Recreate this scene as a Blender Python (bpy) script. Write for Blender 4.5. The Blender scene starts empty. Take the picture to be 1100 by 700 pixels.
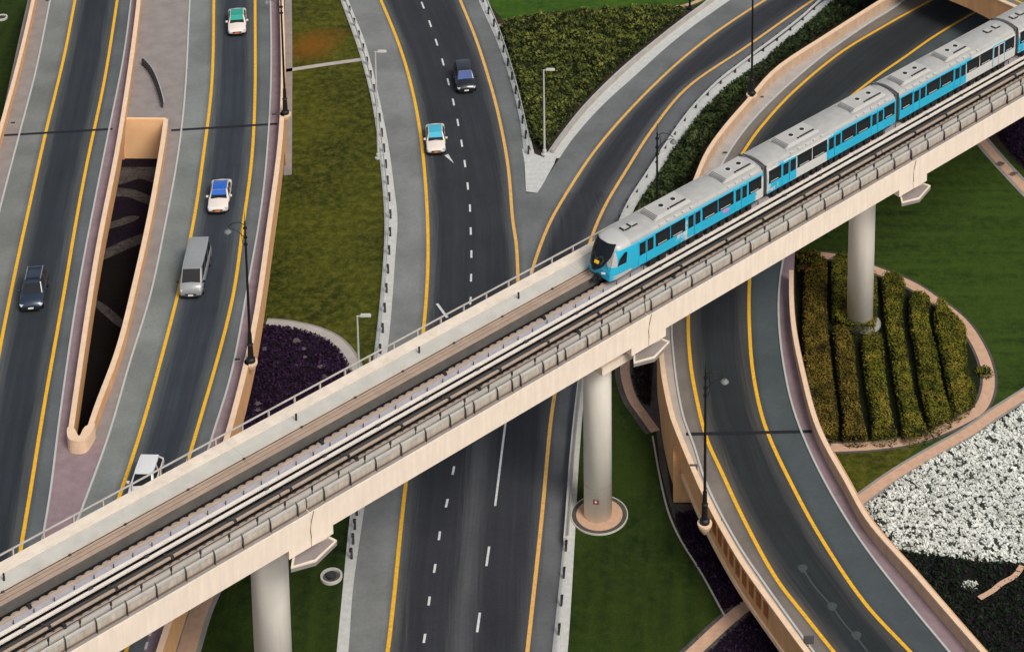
import bpy, bmesh, math, random
import numpy as np
from mathutils import Vector, Matrix, kdtree, noise as mnoise
from mathutils.geometry import tessellate_polygon

random.seed(7)
rng = np.random.default_rng(7)
scene = bpy.context.scene
COL = scene.collection

# ------------------------------------------------------------------ camera geometry
F, CX, CY, TH, CH = 2540., 700., -650., math.radians(13.35), 120.
SN, CS = math.sin(TH), math.cos(TH)

def G(x, y, z=0.):
    """place seen at photo position x,y that lies at height z"""
    a = (x - CX) / F; b = (y - CY) / F
    t = (z - CH) / (-SN - b * CS)
    return Vector((a * t, (CS - b * SN) * t, z))

# ------------------------------------------------------------------ materials
def lin(c):
    return tuple(((v / 255.) / 12.92 if v <= 10 else ((v / 255. + .055) / 1.055) ** 2.4) for v in c)

ALB = 1.0
def rgb(c, k=1.0):
    l = lin(c); return (l[0] * k * ALB, l[1] * k * ALB, l[2] * k * ALB, 1)

class NT:
    def __init__(s, name):
        s.m = bpy.data.materials.new(name); s.m.use_nodes = True
        s.t = s.m.node_tree; s.b = s.t.nodes['Principled BSDF']
    def n(s, typ, **kw):
        nd = s.t.nodes.new(typ)
        for k, v in kw.items():
            if k in nd.inputs: nd.inputs[k].default_value = v
            else: setattr(nd, k, v)
        return nd
    def l(s, a, b): s.t.links.new(a, b)
    def mix(s, fac, a, b, blend='MIX'):
        nd = s.t.nodes.new('ShaderNodeMix'); nd.data_type = 'RGBA'; nd.blend_type = blend
        for sock, v in ((nd.inputs[0], fac), (nd.inputs[6], a), (nd.inputs[7], b)):
            if hasattr(v, 'is_linked') or hasattr(v, 'links'): s.l(v, sock)
            else: sock.default_value = v
        return nd.outputs[2]
    def noise(s, scale, detail=4, rough=.6, vec=None, dist=0):
        nd = s.n('ShaderNodeTexNoise'); nd.inputs['Scale'].default_value = scale
        nd.inputs['Detail'].default_value = detail; nd.inputs['Roughness'].default_value = rough
        nd.inputs['Distortion'].default_value = dist
        if vec is None: vec = s.coord()
        s.l(vec, nd.inputs['Vector']); return nd.outputs['Fac']
    def coord(s):
        if not hasattr(s, '_c'):
            s._c = s.n('ShaderNodeTexCoord').outputs['Object']
        return s._c
    def geo(s):
        return s.n('ShaderNodeNewGeometry').outputs['Position']
    def mapr(s, v, a, b, c=0., d=1.):
        nd = s.n('ShaderNodeMapRange'); s.l(v, nd.inputs[0])
        for i, q in enumerate((a, b, c, d)): nd.inputs[i + 1].default_value = q
        return nd.outputs[0]
    def scaled(s, vec, sc, rot=(0, 0, 0)):
        nd = s.n('ShaderNodeMapping'); s.l(vec, nd.inputs['Vector'])
        nd.inputs['Scale'].default_value = sc; nd.inputs['Rotation'].default_value = rot
        return nd.outputs[0]
    def base(s, c):
        if isinstance(c, tuple): s.b.inputs['Base Color'].default_value = c
        else: s.l(c, s.b.inputs['Base Color'])
    def attr(s, name):
        return s.n('ShaderNodeAttribute', attribute_name=name)
    def bump(s, h, strength=.3, dist=.05):
        nd = s.n('ShaderNodeBump'); s.l(h, nd.inputs['Height'])
        nd.inputs['Strength'].default_value = strength; nd.inputs['Distance'].default_value = dist
        s.l(nd.outputs[0], s.b.inputs['Normal'])

def simple(name, c, rough=.6, metal=0., var=.12, scale=1.5, coat=0., spec=.5, k=1.0, bump=0., streak=None, worn=0.):
    t = NT(name)
    a = rgb(c, k * (1 - var)); b = rgb(c, k * (1 + var))
    f = t.mapr(t.noise(scale, 5, .65), .3, .7)
    col = t.mix(f, a, b)
    if streak:
        f2 = t.mapr(t.noise(1., 4, .6, t.scaled(t.coord(), streak)), .35, .75)
        col = t.mix(f2, col, rgb(c, k * (1 - 2.2 * var)))
    if worn: col = t.mix(t.mapr(t.noise(5.5, 6, .75, t.geo()), .5, .68, 0, worn), col, rgb((86, 84, 80)))
    t.base(col)
    t.b.inputs['Roughness'].default_value = rough
    t.b.inputs['Metallic'].default_value = metal
    t.b.inputs['Coat Weight'].default_value = coat
    t.b.inputs['Specular IOR Level'].default_value = spec
    if bump: t.bump(t.noise(scale * 8, 4), bump, .03)
    return t.m

def road_mat(name, lane, sh_l, sh_r=None):
    """asphalt: attribute wear 0 = shoulder, 1 = trafficked lane; attribute side 0..1 across"""
    t = NT(name)
    w = t.attr('wear').outputs['Fac']
    P = t.geo()
    n1 = t.noise(.22, 5, .6, P)
    n2 = t.noise(3.5, 4, .7, P)
    n3 = t.noise(22., 2, .7, P)
    uv = t.n('ShaderNodeUVMap').outputs[0]
    st = t.noise(1., 5, .65, t.scaled(uv, (1.6, .035, 1)))
    st2 = t.noise(1., 4, .65, t.scaled(uv, (5.5, .12, 1)))
    sh = t.mix(t.mapr(n1, .35, .65), rgb(sh_l, .82), rgb(sh_l, 1.18))
    if sh_r:
        sd = t.attr('side').outputs['Fac']
        sh2 = t.mix(t.mapr(n1, .35, .65), rgb(sh_r, .82), rgb(sh_r, 1.15))
        sh = t.mix(sd, sh, sh2)
    ln = t.mix(t.mapr(st, .3, .7), rgb(lane, .74), rgb(lane, 1.34))
    ln = t.mix(t.mapr(n1, .42, .72, 0, .5), ln, rgb(lane, .6))
    wn = t.n('ShaderNodeMath', operation='ADD'); t.l(w, wn.inputs[0]); t.l(t.mapr(st2, .2, .8, -.16, .16), wn.inputs[1])
    col = t.mix(t.mapr(wn.outputs[0], .05, .95), sh, ln)
    col = t.mix(t.mapr(n2, .3, .75, 0, .22), col, (.02, .021, .023, 1))
    # tar sealed cracks and small patches
    vo = t.n('ShaderNodeTexVoronoi', feature='DISTANCE_TO_EDGE'); vo.inputs['Scale'].default_value = .11
    dn = t.n('ShaderNodeVectorMath', operation='ADD'); t.l(P, dn.inputs[0])
    nv = t.n('ShaderNodeTexNoise'); nv.inputs['Scale'].default_value = .5; nv.inputs['Detail'].default_value = 6; t.l(P, nv.inputs['Vector'])
    sc = t.n('ShaderNodeVectorMath', operation='SCALE'); t.l(nv.outputs['Color'], sc.inputs[0]); sc.inputs['Scale'].default_value = 5.
    t.l(sc.outputs[0], dn.inputs[1]); t.l(dn.outputs[0], vo.inputs['Vector'])
    cr = t.mapr(vo.outputs['Distance'], 0, .0045, .35, 0)
    crm = t.n('ShaderNodeMath', operation='MULTIPLY'); t.l(cr, crm.inputs[0]); t.l(t.mapr(n1, .5, .6), crm.inputs[1])
    col = t.mix(crm.outputs[0], col, (.008, .009, .01, 1))
    col = t.mix(t.mapr(n3, .55, .8, 0, .18), col, rgb((150, 150, 148)))
    t.base(col); t.b.inputs['Roughness'].default_value = .85
    t.b.inputs['Specular IOR Level'].default_value = .25
    t.bump(n3, .25, .02)
    return t.m

def ground_mat(name, cols, scale=.15, fine=3., rough=.95, stripes=None, spot=None, bump=.4):
    """cols: dark, mid, light"""
    t = NT(name); P = t.geo()
    a = t.noise(scale, 6, .62, P, .4); b = t.noise(fine, 5, .75, P); c3 = t.noise(fine * 6, 3, .7, P)
    col = t.mix(t.mapr(a, .36, .62), rgb(cols[0]), rgb(cols[1]))
    col = t.mix(t.mapr(b, .42, .72, 0, .75), col, rgb(cols[2]))
    if stripes:
        s = t.noise(1., 3, .5, t.scaled(P, (stripes[0], stripes[1], 1), (0, 0, stripes[2])))
        col = t.mix(t.mapr(s, .35, .68, 0, .7), col, rgb(cols[2], .8))
    if spot:
        x, y, r, c4 = spot
        vm = t.n('ShaderNodeVectorMath', operation='DISTANCE'); t.l(P, vm.inputs[0]); vm.inputs[1].default_value = (x, y, 0)
        ad = t.n('ShaderNodeMath', operation='ADD'); t.l(vm.outputs['Value'], ad.inputs[0]); t.l(t.mapr(a, .2, .8, -r, r), ad.inputs[1])
        col = t.mix(t.mapr(ad.outputs[0], 0, r * 1.5, .75, 0), col, rgb(c4))
    col = t.mix(t.mapr(c3, .35, .7, 0, .5), col, rgb(cols[0], .6))
    t.base(col); t.b.inputs['Roughness'].default_value = rough
    t.b.inputs['Specular IOR Level'].default_value = .15
    t.bump(b, bump, .1)
    return t.m

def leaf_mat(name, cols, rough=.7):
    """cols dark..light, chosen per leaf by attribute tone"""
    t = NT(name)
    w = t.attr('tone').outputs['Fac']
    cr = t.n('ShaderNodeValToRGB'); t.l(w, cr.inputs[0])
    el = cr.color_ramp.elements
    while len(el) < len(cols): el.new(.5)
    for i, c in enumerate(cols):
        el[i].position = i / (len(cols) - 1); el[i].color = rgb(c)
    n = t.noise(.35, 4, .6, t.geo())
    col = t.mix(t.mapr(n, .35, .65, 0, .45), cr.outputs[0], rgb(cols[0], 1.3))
    t.base(col); t.b.inputs['Roughness'].default_value = rough
    t.b.inputs['Specular IOR Level'].default_value = .12
    return t.m

M = {}
M['cream'] = simple('cream_concrete', (238, 221, 202), .8, var=.06, scale=.8, spec=.2, streak=(2.4, 2.4, .25))
M['cream2'] = simple('cream_concrete_top', (222, 208, 190), .85, var=.12, scale=1.2, spec=.2)
M['orange'] = simple('tan_painted_wall', (224, 172, 122), .8, var=.09, scale=.9, spec=.2, streak=(1.6, 1.6, .3))
M['peach'] = simple('peach_wall', (246, 196, 146), .8, var=.08, scale=.5, spec=.2)
M['tanpale'] = simple('pale_tan_wall', (198, 168, 142), .8, var=.1, scale=.9, spec=.2, streak=(1.6, 1.6, .3))
M['orange_top'] = simple('tan_painted_coping', (228, 196, 164), .8, var=.08, scale=1.5, spec=.2)
M['orange_dk'] = simple('tan_recessed_panel', (164, 98, 56), .85, var=.12, scale=1.5, spec=.2)
M['paleg'] = simple('pale_grey_slab', (192, 188, 178), .85, var=.1, scale=.7, spec=.2)
M['midg'] = simple('grey_concrete', (142, 138, 132), .9, var=.14, scale=1.0, spec=.2)
M['kerbw'] = simple('whitewashed_concrete', (190, 190, 185), .85, var=.12, scale=2.5, spec=.2)
M['kerbline'] = simple('pale_kerb', (184, 184, 180), .8, var=.08, scale=2, spec=.2)
M['white'] = simple('white_road_paint', (205, 208, 205), .7, var=.1, scale=4, spec=.2, worn=.5)
M['yellow'] = simple('yellow_road_paint', (232, 176, 44), .7, var=.1, scale=3, spec=.2, worn=.5)
M['yellow2'] = simple('faded_yellow_road_paint', (222, 172, 92), .7, var=.1, scale=3, spec=.2, worn=.5)
M['purple'] = simple('mauve_paving', (142, 122, 126), .9, var=.16, scale=1.1, spec=.2)
M['greyp'] = simple('worn_grey_paving', (140, 132, 128), .9, var=.14, scale=.8, spec=.2)
M['greyp2'] = simple('pale_walkway', (170, 163, 156), .9, var=.12, scale=.8, spec=.2)
M['underg'] = ground_mat('trampled_soil', ((44, 40, 38), (84, 78, 74), (116, 108, 102)), .5, 3.)
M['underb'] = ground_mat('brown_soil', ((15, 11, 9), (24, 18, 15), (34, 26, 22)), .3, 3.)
M['underp'] = simple('grey_bare_ground', (88, 82, 80), .9, var=.35, scale=.8, spec=.2)  # mottled grey of the bare patches in the purple beds
M['tanpath'] = simple('tan_path_paving', (196, 160, 134), .9, var=.12, scale=2.0, spec=.2)
M['gravel'] = ground_mat('dark_gravel', ((66, 62, 60), (92, 88, 84), (120, 114, 108)), .4, 6.)
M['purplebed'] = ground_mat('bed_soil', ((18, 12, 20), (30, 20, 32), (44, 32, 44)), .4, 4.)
M['dark'] = simple('black_gap', (14, 14, 16), .9, var=.2, spec=.1)
M['joint'] = simple('expansion_joint_rubber', (36, 36, 42), .8, var=.2, spec=.2)
M['blackm'] = simple('black_painted_steel', (22, 22, 25), .5, var=.15, spec=.4)
M['greym'] = simple('galvanised_steel', (158, 160, 160), .45, metal=.35, var=.1)
M['railp'] = simple('pale_guardrail', (186, 188, 186), .6, var=.1, scale=2, spec=.3)
M['darkm'] = simple('dark_steel', (64, 62, 62), .5, metal=.3, var=.15)
M['shade'] = simple('lamp_shade_grey', (112, 114, 114), .6, var=.1)
M['lampw'] = simple('lamp_glass', (225, 225, 220), .3, var=.05)
M['bedg'] = simple('track_bed_grey', (96, 92, 88), .9, var=.16, scale=1.0, spec=.2)
M['bedd'] = simple('track_bed_dark', (26, 25, 24), .9, var=.25, scale=1.5, spec=.2)
M['bedm'] = simple('track_bed_mid', (72, 70, 68), .9, var=.16, spec=.2)
M['tant'] = simple('tan_track_plinth', (168, 146, 128), .85, var=.13, scale=1.1, spec=.2)
M['tanr'] = simple('tan_cable_cover', (164, 146, 130), .75, var=.12, scale=1.5, spec=.3)
M['lav'] = simple('pale_central_slab', (168, 164, 168), .85, var=.12, scale=1.2, spec=.2)
M['railw'] = simple('pale_conductor_cover', (226, 216, 204), .6, var=.08, scale=1.5, spec=.3)
M['panel'] = simple('barrier_panel_lower', (188, 176, 162), .85, var=.16, scale=1.6, spec=.15, streak=(3, 3, .4))
M['panel2'] = simple('barrier_panel_upper', (176, 174, 168), .75, var=.12, scale=1.6, spec=.2)
M['brownr'] = simple('brown_base_rail', (112, 92, 80), .8, var=.15)
M['rail'] = simple('rail_steel', (118, 106, 96), .4, metal=.5, var=.15)
M['colw'] = simple('pillar_concrete', (247, 239, 226), .8, var=.06, scale=.5, spec=.25, streak=(1.2, 1.2, .15))
M['trainw'] = simple('train_silver_roof', (178, 176, 171), .5, var=.07, scale=1.2, spec=.4)
M['trainw2'] = simple('train_silver_side', (205, 204, 200), .35, var=.05, scale=1.2, spec=.5, coat=.3)
M['traing'] = simple('roof_grille', (104, 104, 104), .6, var=.15, scale=6)
M['blue'] = simple('train_sky_blue', (38, 176, 210), .35, var=.05, scale=1, coat=.3)
M['glass'] = simple('dark_glass', (14, 20, 26), .3, var=.3, scale=2, spec=.3)
M['tglass'] = simple('train_window_glass', (20, 25, 30), .22, var=.5, scale=2.5, spec=.5)
M['under'] = simple('underframe_black', (24, 24, 25), .7, var=.3, scale=3)
M['carw'] = simple('car_white_paint', (228, 216, 204), .3, var=.03, coat=.6)
M['carw2'] = simple('car_cool_white_paint', (222, 222, 220), .3, var=.03, coat=.6)
M['carg'] = simple('van_silver_paint', (150, 152, 152), .4, var=.04, coat=.4, metal=.1)
M['carn'] = simple('car_navy_paint', (38, 52, 68), .28, var=.05, coat=.8, metal=.2)
M['carb'] = simple('car_black_paint', (26, 28, 33), .28, var=.05, coat=.8)
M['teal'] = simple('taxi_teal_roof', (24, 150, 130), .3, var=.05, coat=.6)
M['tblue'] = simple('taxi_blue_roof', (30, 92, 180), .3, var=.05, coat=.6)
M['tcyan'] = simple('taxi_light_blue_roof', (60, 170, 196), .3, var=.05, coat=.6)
M['blue_reflection'] = simple('blue_reflection_glass', (20, 62, 126), .4, var=.3, scale=3, spec=.3)  # blue reflection on a dark windscreen, painted into the glass colour
M['trim'] = simple('black_plastic', (20, 20, 22), .6, var=.2)
M['tyre'] = simple('tyre_rubber', (16, 16, 17), .85, var=.2)
M['rim'] = simple('alloy_rim', (140, 142, 145), .35, metal=.6, var=.1)
M['hl'] = simple('headlight_lens', (225, 228, 232), .12, var=.05, spec=.8)
M['plate'] = simple('number_plate', (210, 120, 50), .5, var=.08)
M['platew'] = simple('white_number_plate', (225, 225, 220), .5, var=.05)
M['sign'] = simple('grey_panel', (76, 78, 80), .5, var=.1)
M['red'] = simple('red_notice', (128, 52, 58), .5, var=.15, scale=8)
M['pink'] = simple('pink_logo', (214, 120, 180), .5, var=.2, scale=6)
M['amber'] = simple('amber_display', (235, 190, 30), .4, var=.1)
M['roadA'] = road_mat('asphalt_left', (44, 49, 54), (120, 122, 118), (96, 100, 101))
M['roadB'] = road_mat('asphalt_left_b', (50, 56, 63), (124, 128, 124), (102, 106, 105))
M['roadH'] = road_mat('asphalt_highway', (46, 48, 53), (124, 126, 124), (98, 100, 102))
M['roadC'] = road_mat('asphalt_loop', (38, 43, 45), (122, 114, 106), (76, 84, 86))
M['ground'] = ground_mat('dry_ground', ((44, 40, 34), (60, 52, 44), (76, 66, 56)), .1, 1.5)
g = G(338, 48)
M['lawn1'] = ground_mat('olive_lawn', ((36, 44, 6), (72, 76, 14), (116, 112, 42)), .12, 1.3, spot=(g.x, g.y, 2.6, (132, 84, 24)))
M['lawn2'] = ground_mat('green_lawn', ((27, 44, 10), (44, 66, 16), (72, 94, 30)), .08, 1.2, stripes=(.1, 1.1, math.radians(42)))
M['lawn3'] = ground_mat('dark_green_lawn', ((20, 36, 8), (36, 56, 12), (60, 76, 22)), .1, 1.2, stripes=(1.0, .1, math.radians(5)))
M['lawn4'] = ground_mat('top_lawn', ((40, 70, 16), (60, 92, 24), (84, 108, 36)), .15, 1.5)
M['tri'] = leaf_mat('shrub_leaves', ((28, 36, 16), (64, 74, 28), (98, 104, 42), (138, 136, 64)))
M['tri2'] = leaf_mat('grey_green_leaves', ((24, 34, 18), (50, 64, 32), (74, 88, 44), (112, 114, 60)))
M['tri_base'] = ground_mat('shrub_shade', ((20, 24, 12), (30, 36, 18), (44, 50, 24)), .4, 4)
M['hedge'] = leaf_mat('hedge_leaves', ((40, 42, 10), (80, 84, 18), (112, 110, 32), (146, 122, 50)))
M['hedge_base'] = ground_mat('hedge_core', ((24, 20, 8), (42, 36, 12), (56, 48, 16)), .4, 4)
M['hedger'] = leaf_mat('brown_hedge_leaves', ((42, 38, 10), (84, 74, 22), (112, 96, 34), (136, 112, 48)))
M['purp'] = leaf_mat('purple_leaves', ((20, 9, 26), (34, 18, 42), (50, 28, 56), (68, 44, 72)))
M['darkleaf'] = leaf_mat('dark_leaves', ((7, 12, 8), (16, 24, 14), (26, 38, 22), (44, 58, 36)))
M['flower'] = leaf_mat('white_blossom', ((150, 152, 142), (200, 203, 192), (222, 224, 214), (236, 237, 230)))
M['flowerb'] = ground_mat('flower_bed_shade', ((26, 32, 26), (60, 66, 58), (110, 116, 104)), .5, 5)
M['brownleaf'] = leaf_mat('brown_leaves', ((20, 16, 16), (40, 30, 28), (58, 44, 38), (72, 58, 46)))

# ------------------------------------------------------------------ object helpers
def link(name, verts, faces, mat, parent=None, smooth=False, mats=None, midx=None, attrs=None, uvs=None):
    me = bpy.data.meshes.new(name)
    me.from_pydata([tuple(v) for v in verts], [], [tuple(f) for f in faces])
    for m_ in (mats or [mat]): me.materials.append(m_)
    if midx is not None: me.polygons.foreach_set('material_index', midx)
    if smooth: me.polygons.foreach_set('use_smooth', [True] * len(me.polygons))
    if attrs:
        for k, v in attrs.items():
            a = me.attributes.new(k, 'FLOAT', 'POINT'); a.data.foreach_set('value', v)
    if uvs is not None:
        ul = me.uv_layers.new(name='UVMap')
        vi = np.zeros(len(me.loops), dtype=np.int32); me.loops.foreach_get('vertex_index', vi)
        ul.data.foreach_set('uv', np.asarray(uvs, dtype=np.float32)[vi].ravel())
    me.update()
    o = bpy.data.objects.new(name, me); COL.objects.link(o)
    if parent: o.parent = parent
    return o

def tag(o, label=None, cat=None, group=None, kind=None):
    if label: o['label'] = label
    if cat: o['category'] = cat
    if group: o['group'] = group
    if kind: o['kind'] = kind
    return o

def empty(name, loc, rz=0, label=None, cat=None, group=None):
    o = bpy.data.objects.new(name, None); COL.objects.link(o)
    o.location = loc; o.rotation_euler = (0, 0, rz); o.empty_display_size = .3
    return tag(o, label, cat, group)

def copy_tree(o, parent=None):
    c = o.copy(); COL.objects.link(c); c.parent = parent
    for ch in list(o.children): copy_tree(ch, c)
    return c

class MB:
    def __init__(s): s.v = []; s.f = []
    def add(s, vs, fs):
        o = len(s.v); s.v += [tuple(v) for v in vs]; s.f += [tuple(i + o for i in f) for f in fs]
    def box(s, c, d, rz=0., taper=1.):
        hx, hy, hz = d[0] / 2, d[1] / 2, d[2] / 2
        co, si = math.cos(rz), math.sin(rz); vs = []
        for z, k in ((-hz, 1), (hz, taper)):
            for x, y in ((-hx, -hy), (hx, -hy), (hx, hy), (-hx, hy)):
                x, y = x * k, y * k
                vs.append((c[0] + x * co - y * si, c[1] + x * si + y * co, c[2] + z))
        s.add(vs, [(3, 2, 1, 0), (4, 5, 6, 7), (0, 1, 5, 4), (1, 2, 6, 5), (2, 3, 7, 6), (3, 0, 4, 7)])
    def tube(s, pts, r, n=8, caps=True):
        pts = [Vector(p) for p in pts]; rs = r if isinstance(r, (list, tuple)) else [r] * len(pts)
        vs = []; N = len(pts)
        for i, p in enumerate(pts):
            d = (pts[min(i + 1, N - 1)] - pts[max(i - 1, 0)]).normalized()
            a = d.cross(Vector((0, 0, 1)));
            if a.length < .05: a = d.cross(Vector((1, 0, 0)))
            a.normalize(); b = d.cross(a)
            for k in range(n):
                t = 2 * math.pi * k / n
                vs.append(p + (a * math.cos(t) + b * math.sin(t)) * rs[i])
        fs = [(i * n + k, i * n + (k + 1) % n, (i + 1) * n + (k + 1) % n, (i + 1) * n + k) for i in range(N - 1) for k in range(n)]
        if caps: fs += [tuple(range(n))[::-1], tuple((N - 1) * n + k for k in range(n))]
        s.add(vs, fs)
    def lathe(s, c, prof, n=24, caps=True):
        vs = [(c[0] + r * math.cos(2 * math.pi * k / n), c[1] + r * math.sin(2 * math.pi * k / n), c[2] + z) for r, z in prof for k in range(n)]
        fs = [(i * n + k, i * n + (k + 1) % n, (i + 1) * n + (k + 1) % n, (i + 1) * n + k) for i in range(len(prof) - 1) for k in range(n)]
        if caps: fs += [tuple(range(n))[::-1], tuple((len(prof) - 1) * n + k for k in range(n))]
        s.add(vs, fs)
    def build(s, name, mat, parent=None, smooth=False):
        return link(name, s.v, s.f, mat, parent, smooth)

# ---- curves given as (x, y) photo positions with increasing y; evaluated at any y
class Curve:
    def __init__(s, pts):
        pts = sorted(pts, key=lambda p: p[1]); s.y = [p[1] for p in pts]; s.x = [p[0] for p in pts]
        n = len(pts); s.m = []
        for i in range(n):
            a, b = max(i - 1, 0), min(i + 1, n - 1)
            s.m.append((s.x[b] - s.x[a]) / (s.y[b] - s.y[a]))
        # light smoothing of traced points by their slopes
    def __call__(s, y):
        Y, X, m = s.y, s.x, s.m
        if y <= Y[0]: return X[0] + m[0] * (y - Y[0])
        if y >= Y[-1]: return X[-1] + m[-1] * (y - Y[-1])
        i = max(k for k in range(len(Y) - 1) if Y[k] <= y)
        h = Y[i + 1] - Y[i]; t = (y - Y[i]) / h
        return ((2 * t**3 - 3 * t**2 + 1) * X[i] + (t**3 - 2 * t**2 + t) * h * m[i] + (-2 * t**3 + 3 * t**2) * X[i + 1] + (t**3 - t**2) * h * m[i + 1])

def smooth_pts(pts, ny=40, k=6):
    """resample and relax a hand traced curve"""
    c = Curve(pts); y0, y1 = c.y[0], c.y[-1]
    ys = np.linspace(y0, y1, ny); xs = np.array([c(y) for y in ys])
    for _ in range(k):
        xs[1:-1] = .25 * xs[:-2] + .5 * xs[1:-1] + .25 * xs[2:]
    return Curve(list(zip(xs, ys)))

def frange(a, b, st):
    n = max(2, int(abs(b - a) / st) + 1); return [a + (b - a) * i / (n - 1) for i in range(n)]

def smst(t): t = min(1, max(0, t)); return t * t * (3 - 2 * t)

def ribbon(name, curves, strips, y0, y1, z, mat, sides=None, step=7, sub=7):
    """surface between successive curves. strips: 'l' lane, 's' shoulder, 'g' gore"""
    ys = frange(y0, y1, step); V = []; W = []; S = []; UV = []; rows = None
    along = 0; prev = None
    for y in ys:
        xs = [c(y) for c in curves]; row = []
        P0 = G(sum(xs) / len(xs), y, z)
        if prev is not None: along += (P0 - prev).length
        prev = P0; lat0 = G(xs[0], y, z)
        for i, k in enumerate(strips):
            for j in range(sub + (1 if i == len(strips) - 1 else 0)):
                f = j / sub; x = xs[i] + (xs[i + 1] - xs[i]) * f
                p = G(x, y, z); V.append(p)
                wd = (G(xs[i + 1], y, z) - G(xs[i], y, z)).length
                if k == 'l': w = .5 + .5 * smst(min(f, 1 - f) * wd / 1.25)
                else:
                    w = 0.
                    if i > 0 and strips[i - 1] == 'l': w = max(w, .5 * (1 - smst(f * wd / .7)))
                    if i < len(strips) - 1 and strips[i + 1] == 'l': w = max(w, .5 * (1 - smst((1 - f) * wd / .7)))
                W.append(w); S.append(sides[i] if sides else 0.)
                UV.append(((p - lat0).length, along))
        n = len(strips) * sub + 1
    fs = [(r * n + j, (r + 1) * n + j, (r + 1) * n + j + 1, r * n + j + 1) for r in range(len(ys) - 1) for j in range(n - 1)]
    o = link(name, V, fs, mat, attrs={'wear': W, 'side': S}, uvs=UV)
    return tag(o, kind='structure')

def line(name, c, y0, y1, z, w, mat, parent=None, kind='structure', step=6):
    """painted stripe of width w (m) centred on curve c"""
    ps = [G(c(y), y, z) for y in frange(y0, y1, step)]
    return strip(name, ps, w, mat, parent, kind)

def strip(name, ps, w, mat, parent=None, kind='structure', off=0.):
    V = []; n = len(ps)
    for i, p in enumerate(ps):
        d = (ps[min(i + 1, n - 1)] - ps[max(i - 1, 0)]); d.z = 0; d.normalize()
        s_ = Vector((-d.y, d.x, 0))
        V += [p + s_ * (off - w / 2), p + s_ * (off + w / 2)]
    fs = [(2 * i, 2 * i + 2, 2 * i + 3, 2 * i + 1) for i in range(n - 1)]
    o = link(name, V, fs, mat, parent)
    if kind and not parent: tag(o, kind=kind)
    return o

def band(name, c1, c2, y0, y1, z, mat, step=6, parent=None, kind='structure', z2=None):
    ys = frange(y0, y1, step); V = []
    for y in ys: V += [G(c1(y), y, z), G(c2(y), y, z if z2 is None else z2)]
    fs = [(2 * i, 2 * i + 2, 2 * i + 3, 2 * i + 1) for i in range(len(ys) - 1)]
    o = link(name, V, fs, mat, parent)
    if kind and not parent: tag(o, kind=kind)
    return o

def poly(name, pts, z, mat, kind='structure', world=False):
    ps = pts if world else [G(x, y, z) for x, y in pts]
    fs = tessellate_polygon([ps])
    fs2 = []
    for f in fs:
        a, b, c_ = (ps[i] for i in f)
        fs2.append(f if (b - a).cross(c_ - a).z > 0 else (f[0], f[2], f[1]))
    return tag(link(name, ps, fs2, mat), kind=kind)

def closed(pts, per=6):
    """smooth closed outline through pts"""
    out = []; n = len(pts)
    for i in range(n):
        p0, p1, p2, p3 = (Vector((*pts[(i + k) % n], 0)) for k in (-1, 0, 1, 2))
        for j in range(per):
            t = j / per
            q = .5 * ((2 * p1) + (-p0 + p2) * t + (2 * p0 - 5 * p1 + 4 * p2 - p3) * t**2 + (-p0 + 3 * p1 - 3 * p2 + p3) * t**3)
            out.append((q.x, q.y))
    return out

def openc(pts, per=6):
    out = []; n = len(pts)
    for i in range(n - 1):
        p0, p1, p2, p3 = (Vector((*pts[min(max(i + k, 0), n - 1)], 0)) for k in (-1, 0, 1, 2))
        for j in range(per):
            t = j / per
            q = .5 * ((2 * p1) + (-p0 + p2) * t + (2 * p0 - 5 * p1 + 4 * p2 - p3) * t**2 + (-p0 + 3 * p1 - 3 * p2 + p3) * t**3)
            out.append((q.x, q.y))
    return out + [tuple(pts[-1])]

def path(name, pts, z, w, mat, edge=None, ew=.35, per=6, label=None):
    ps = [G(x, y, z) for x, y in openc(pts, per)]
    o = strip(name, ps, w, mat)
    if edge:
        e = strip('path_margin', [p - Vector((0, 0, .008)) for p in ps], w + 2 * ew, edge)
    return o

def wallbody(ps, th, z0, z1, side=1, cap=True, cope=.0):
    """swept wall: ps polyline = the wall's line, thickness th to its left (side=1) or right"""
    V = []; n = len(ps); z0 = z0 if isinstance(z0, (list, tuple)) else [z0] * n
    prof = []
    for i, p in enumerate(ps):
        d = (ps[min(i + 1, n - 1)] - ps[max(i - 1, 0)]); d.z = 0; d.normalize()
        s_ = Vector((-d.y, d.x, 0)) * side
        a = Vector((p.x, p.y, 0)); b = a + s_ * th
        V += [a + Vector((0, 0, z0[i])), a + Vector((0, 0, z1)), b + Vector((0, 0, z1)), b + Vector((0, 0, z0[i]))]
    fs = []
    for i in range(n - 1):
        for k in range(4):
            fs.append((4 * i + k, 4 * i + (k + 1) % 4, 4 * (i + 1) + (k + 1) % 4, 4 * (i + 1) + k))
    if cap: fs += [(0, 1, 2, 3), (4 * (n - 1) + 3, 4 * (n - 1) + 2, 4 * (n - 1) + 1, 4 * (n - 1))]
    return V, fs

def parapet(label, c, y0, y1, ztop, zbot, th, side, mat=None, group=None, step=8):
    ps = [G(c(y), y, ztop) for y in frange(y0, y1, step)]
    r = empty('parapet_wall', (ps[0].x, ps[0].y, 0), 0, label, 'parapet wall', group)
    off = Vector((ps[0].x, ps[0].y, 0))
    q = [p - off for p in ps]
    zb = [zbot(y) if callable(zbot) else zbot for y in frange(y0, y1, step)]
    V, fs = wallbody(q, th, zb, ztop - .12, side); link('wall_face', V, fs, mat or M['orange'], r)
    # coping, slightly wider
    q2 = []
    for i, p in enumerate(q):
        d = (q[min(i + 1, len(q) - 1)] - q[max(i - 1, 0)]); d.z = 0; d.normalize()
        q2.append(p - Vector((-d.y, d.x, 0)) * side * .03)
    V, fs = wallbody(q2, th + .06, ztop - .12, ztop, side); link('coping', V, fs, M['orange_top'], r)
    return r

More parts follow.
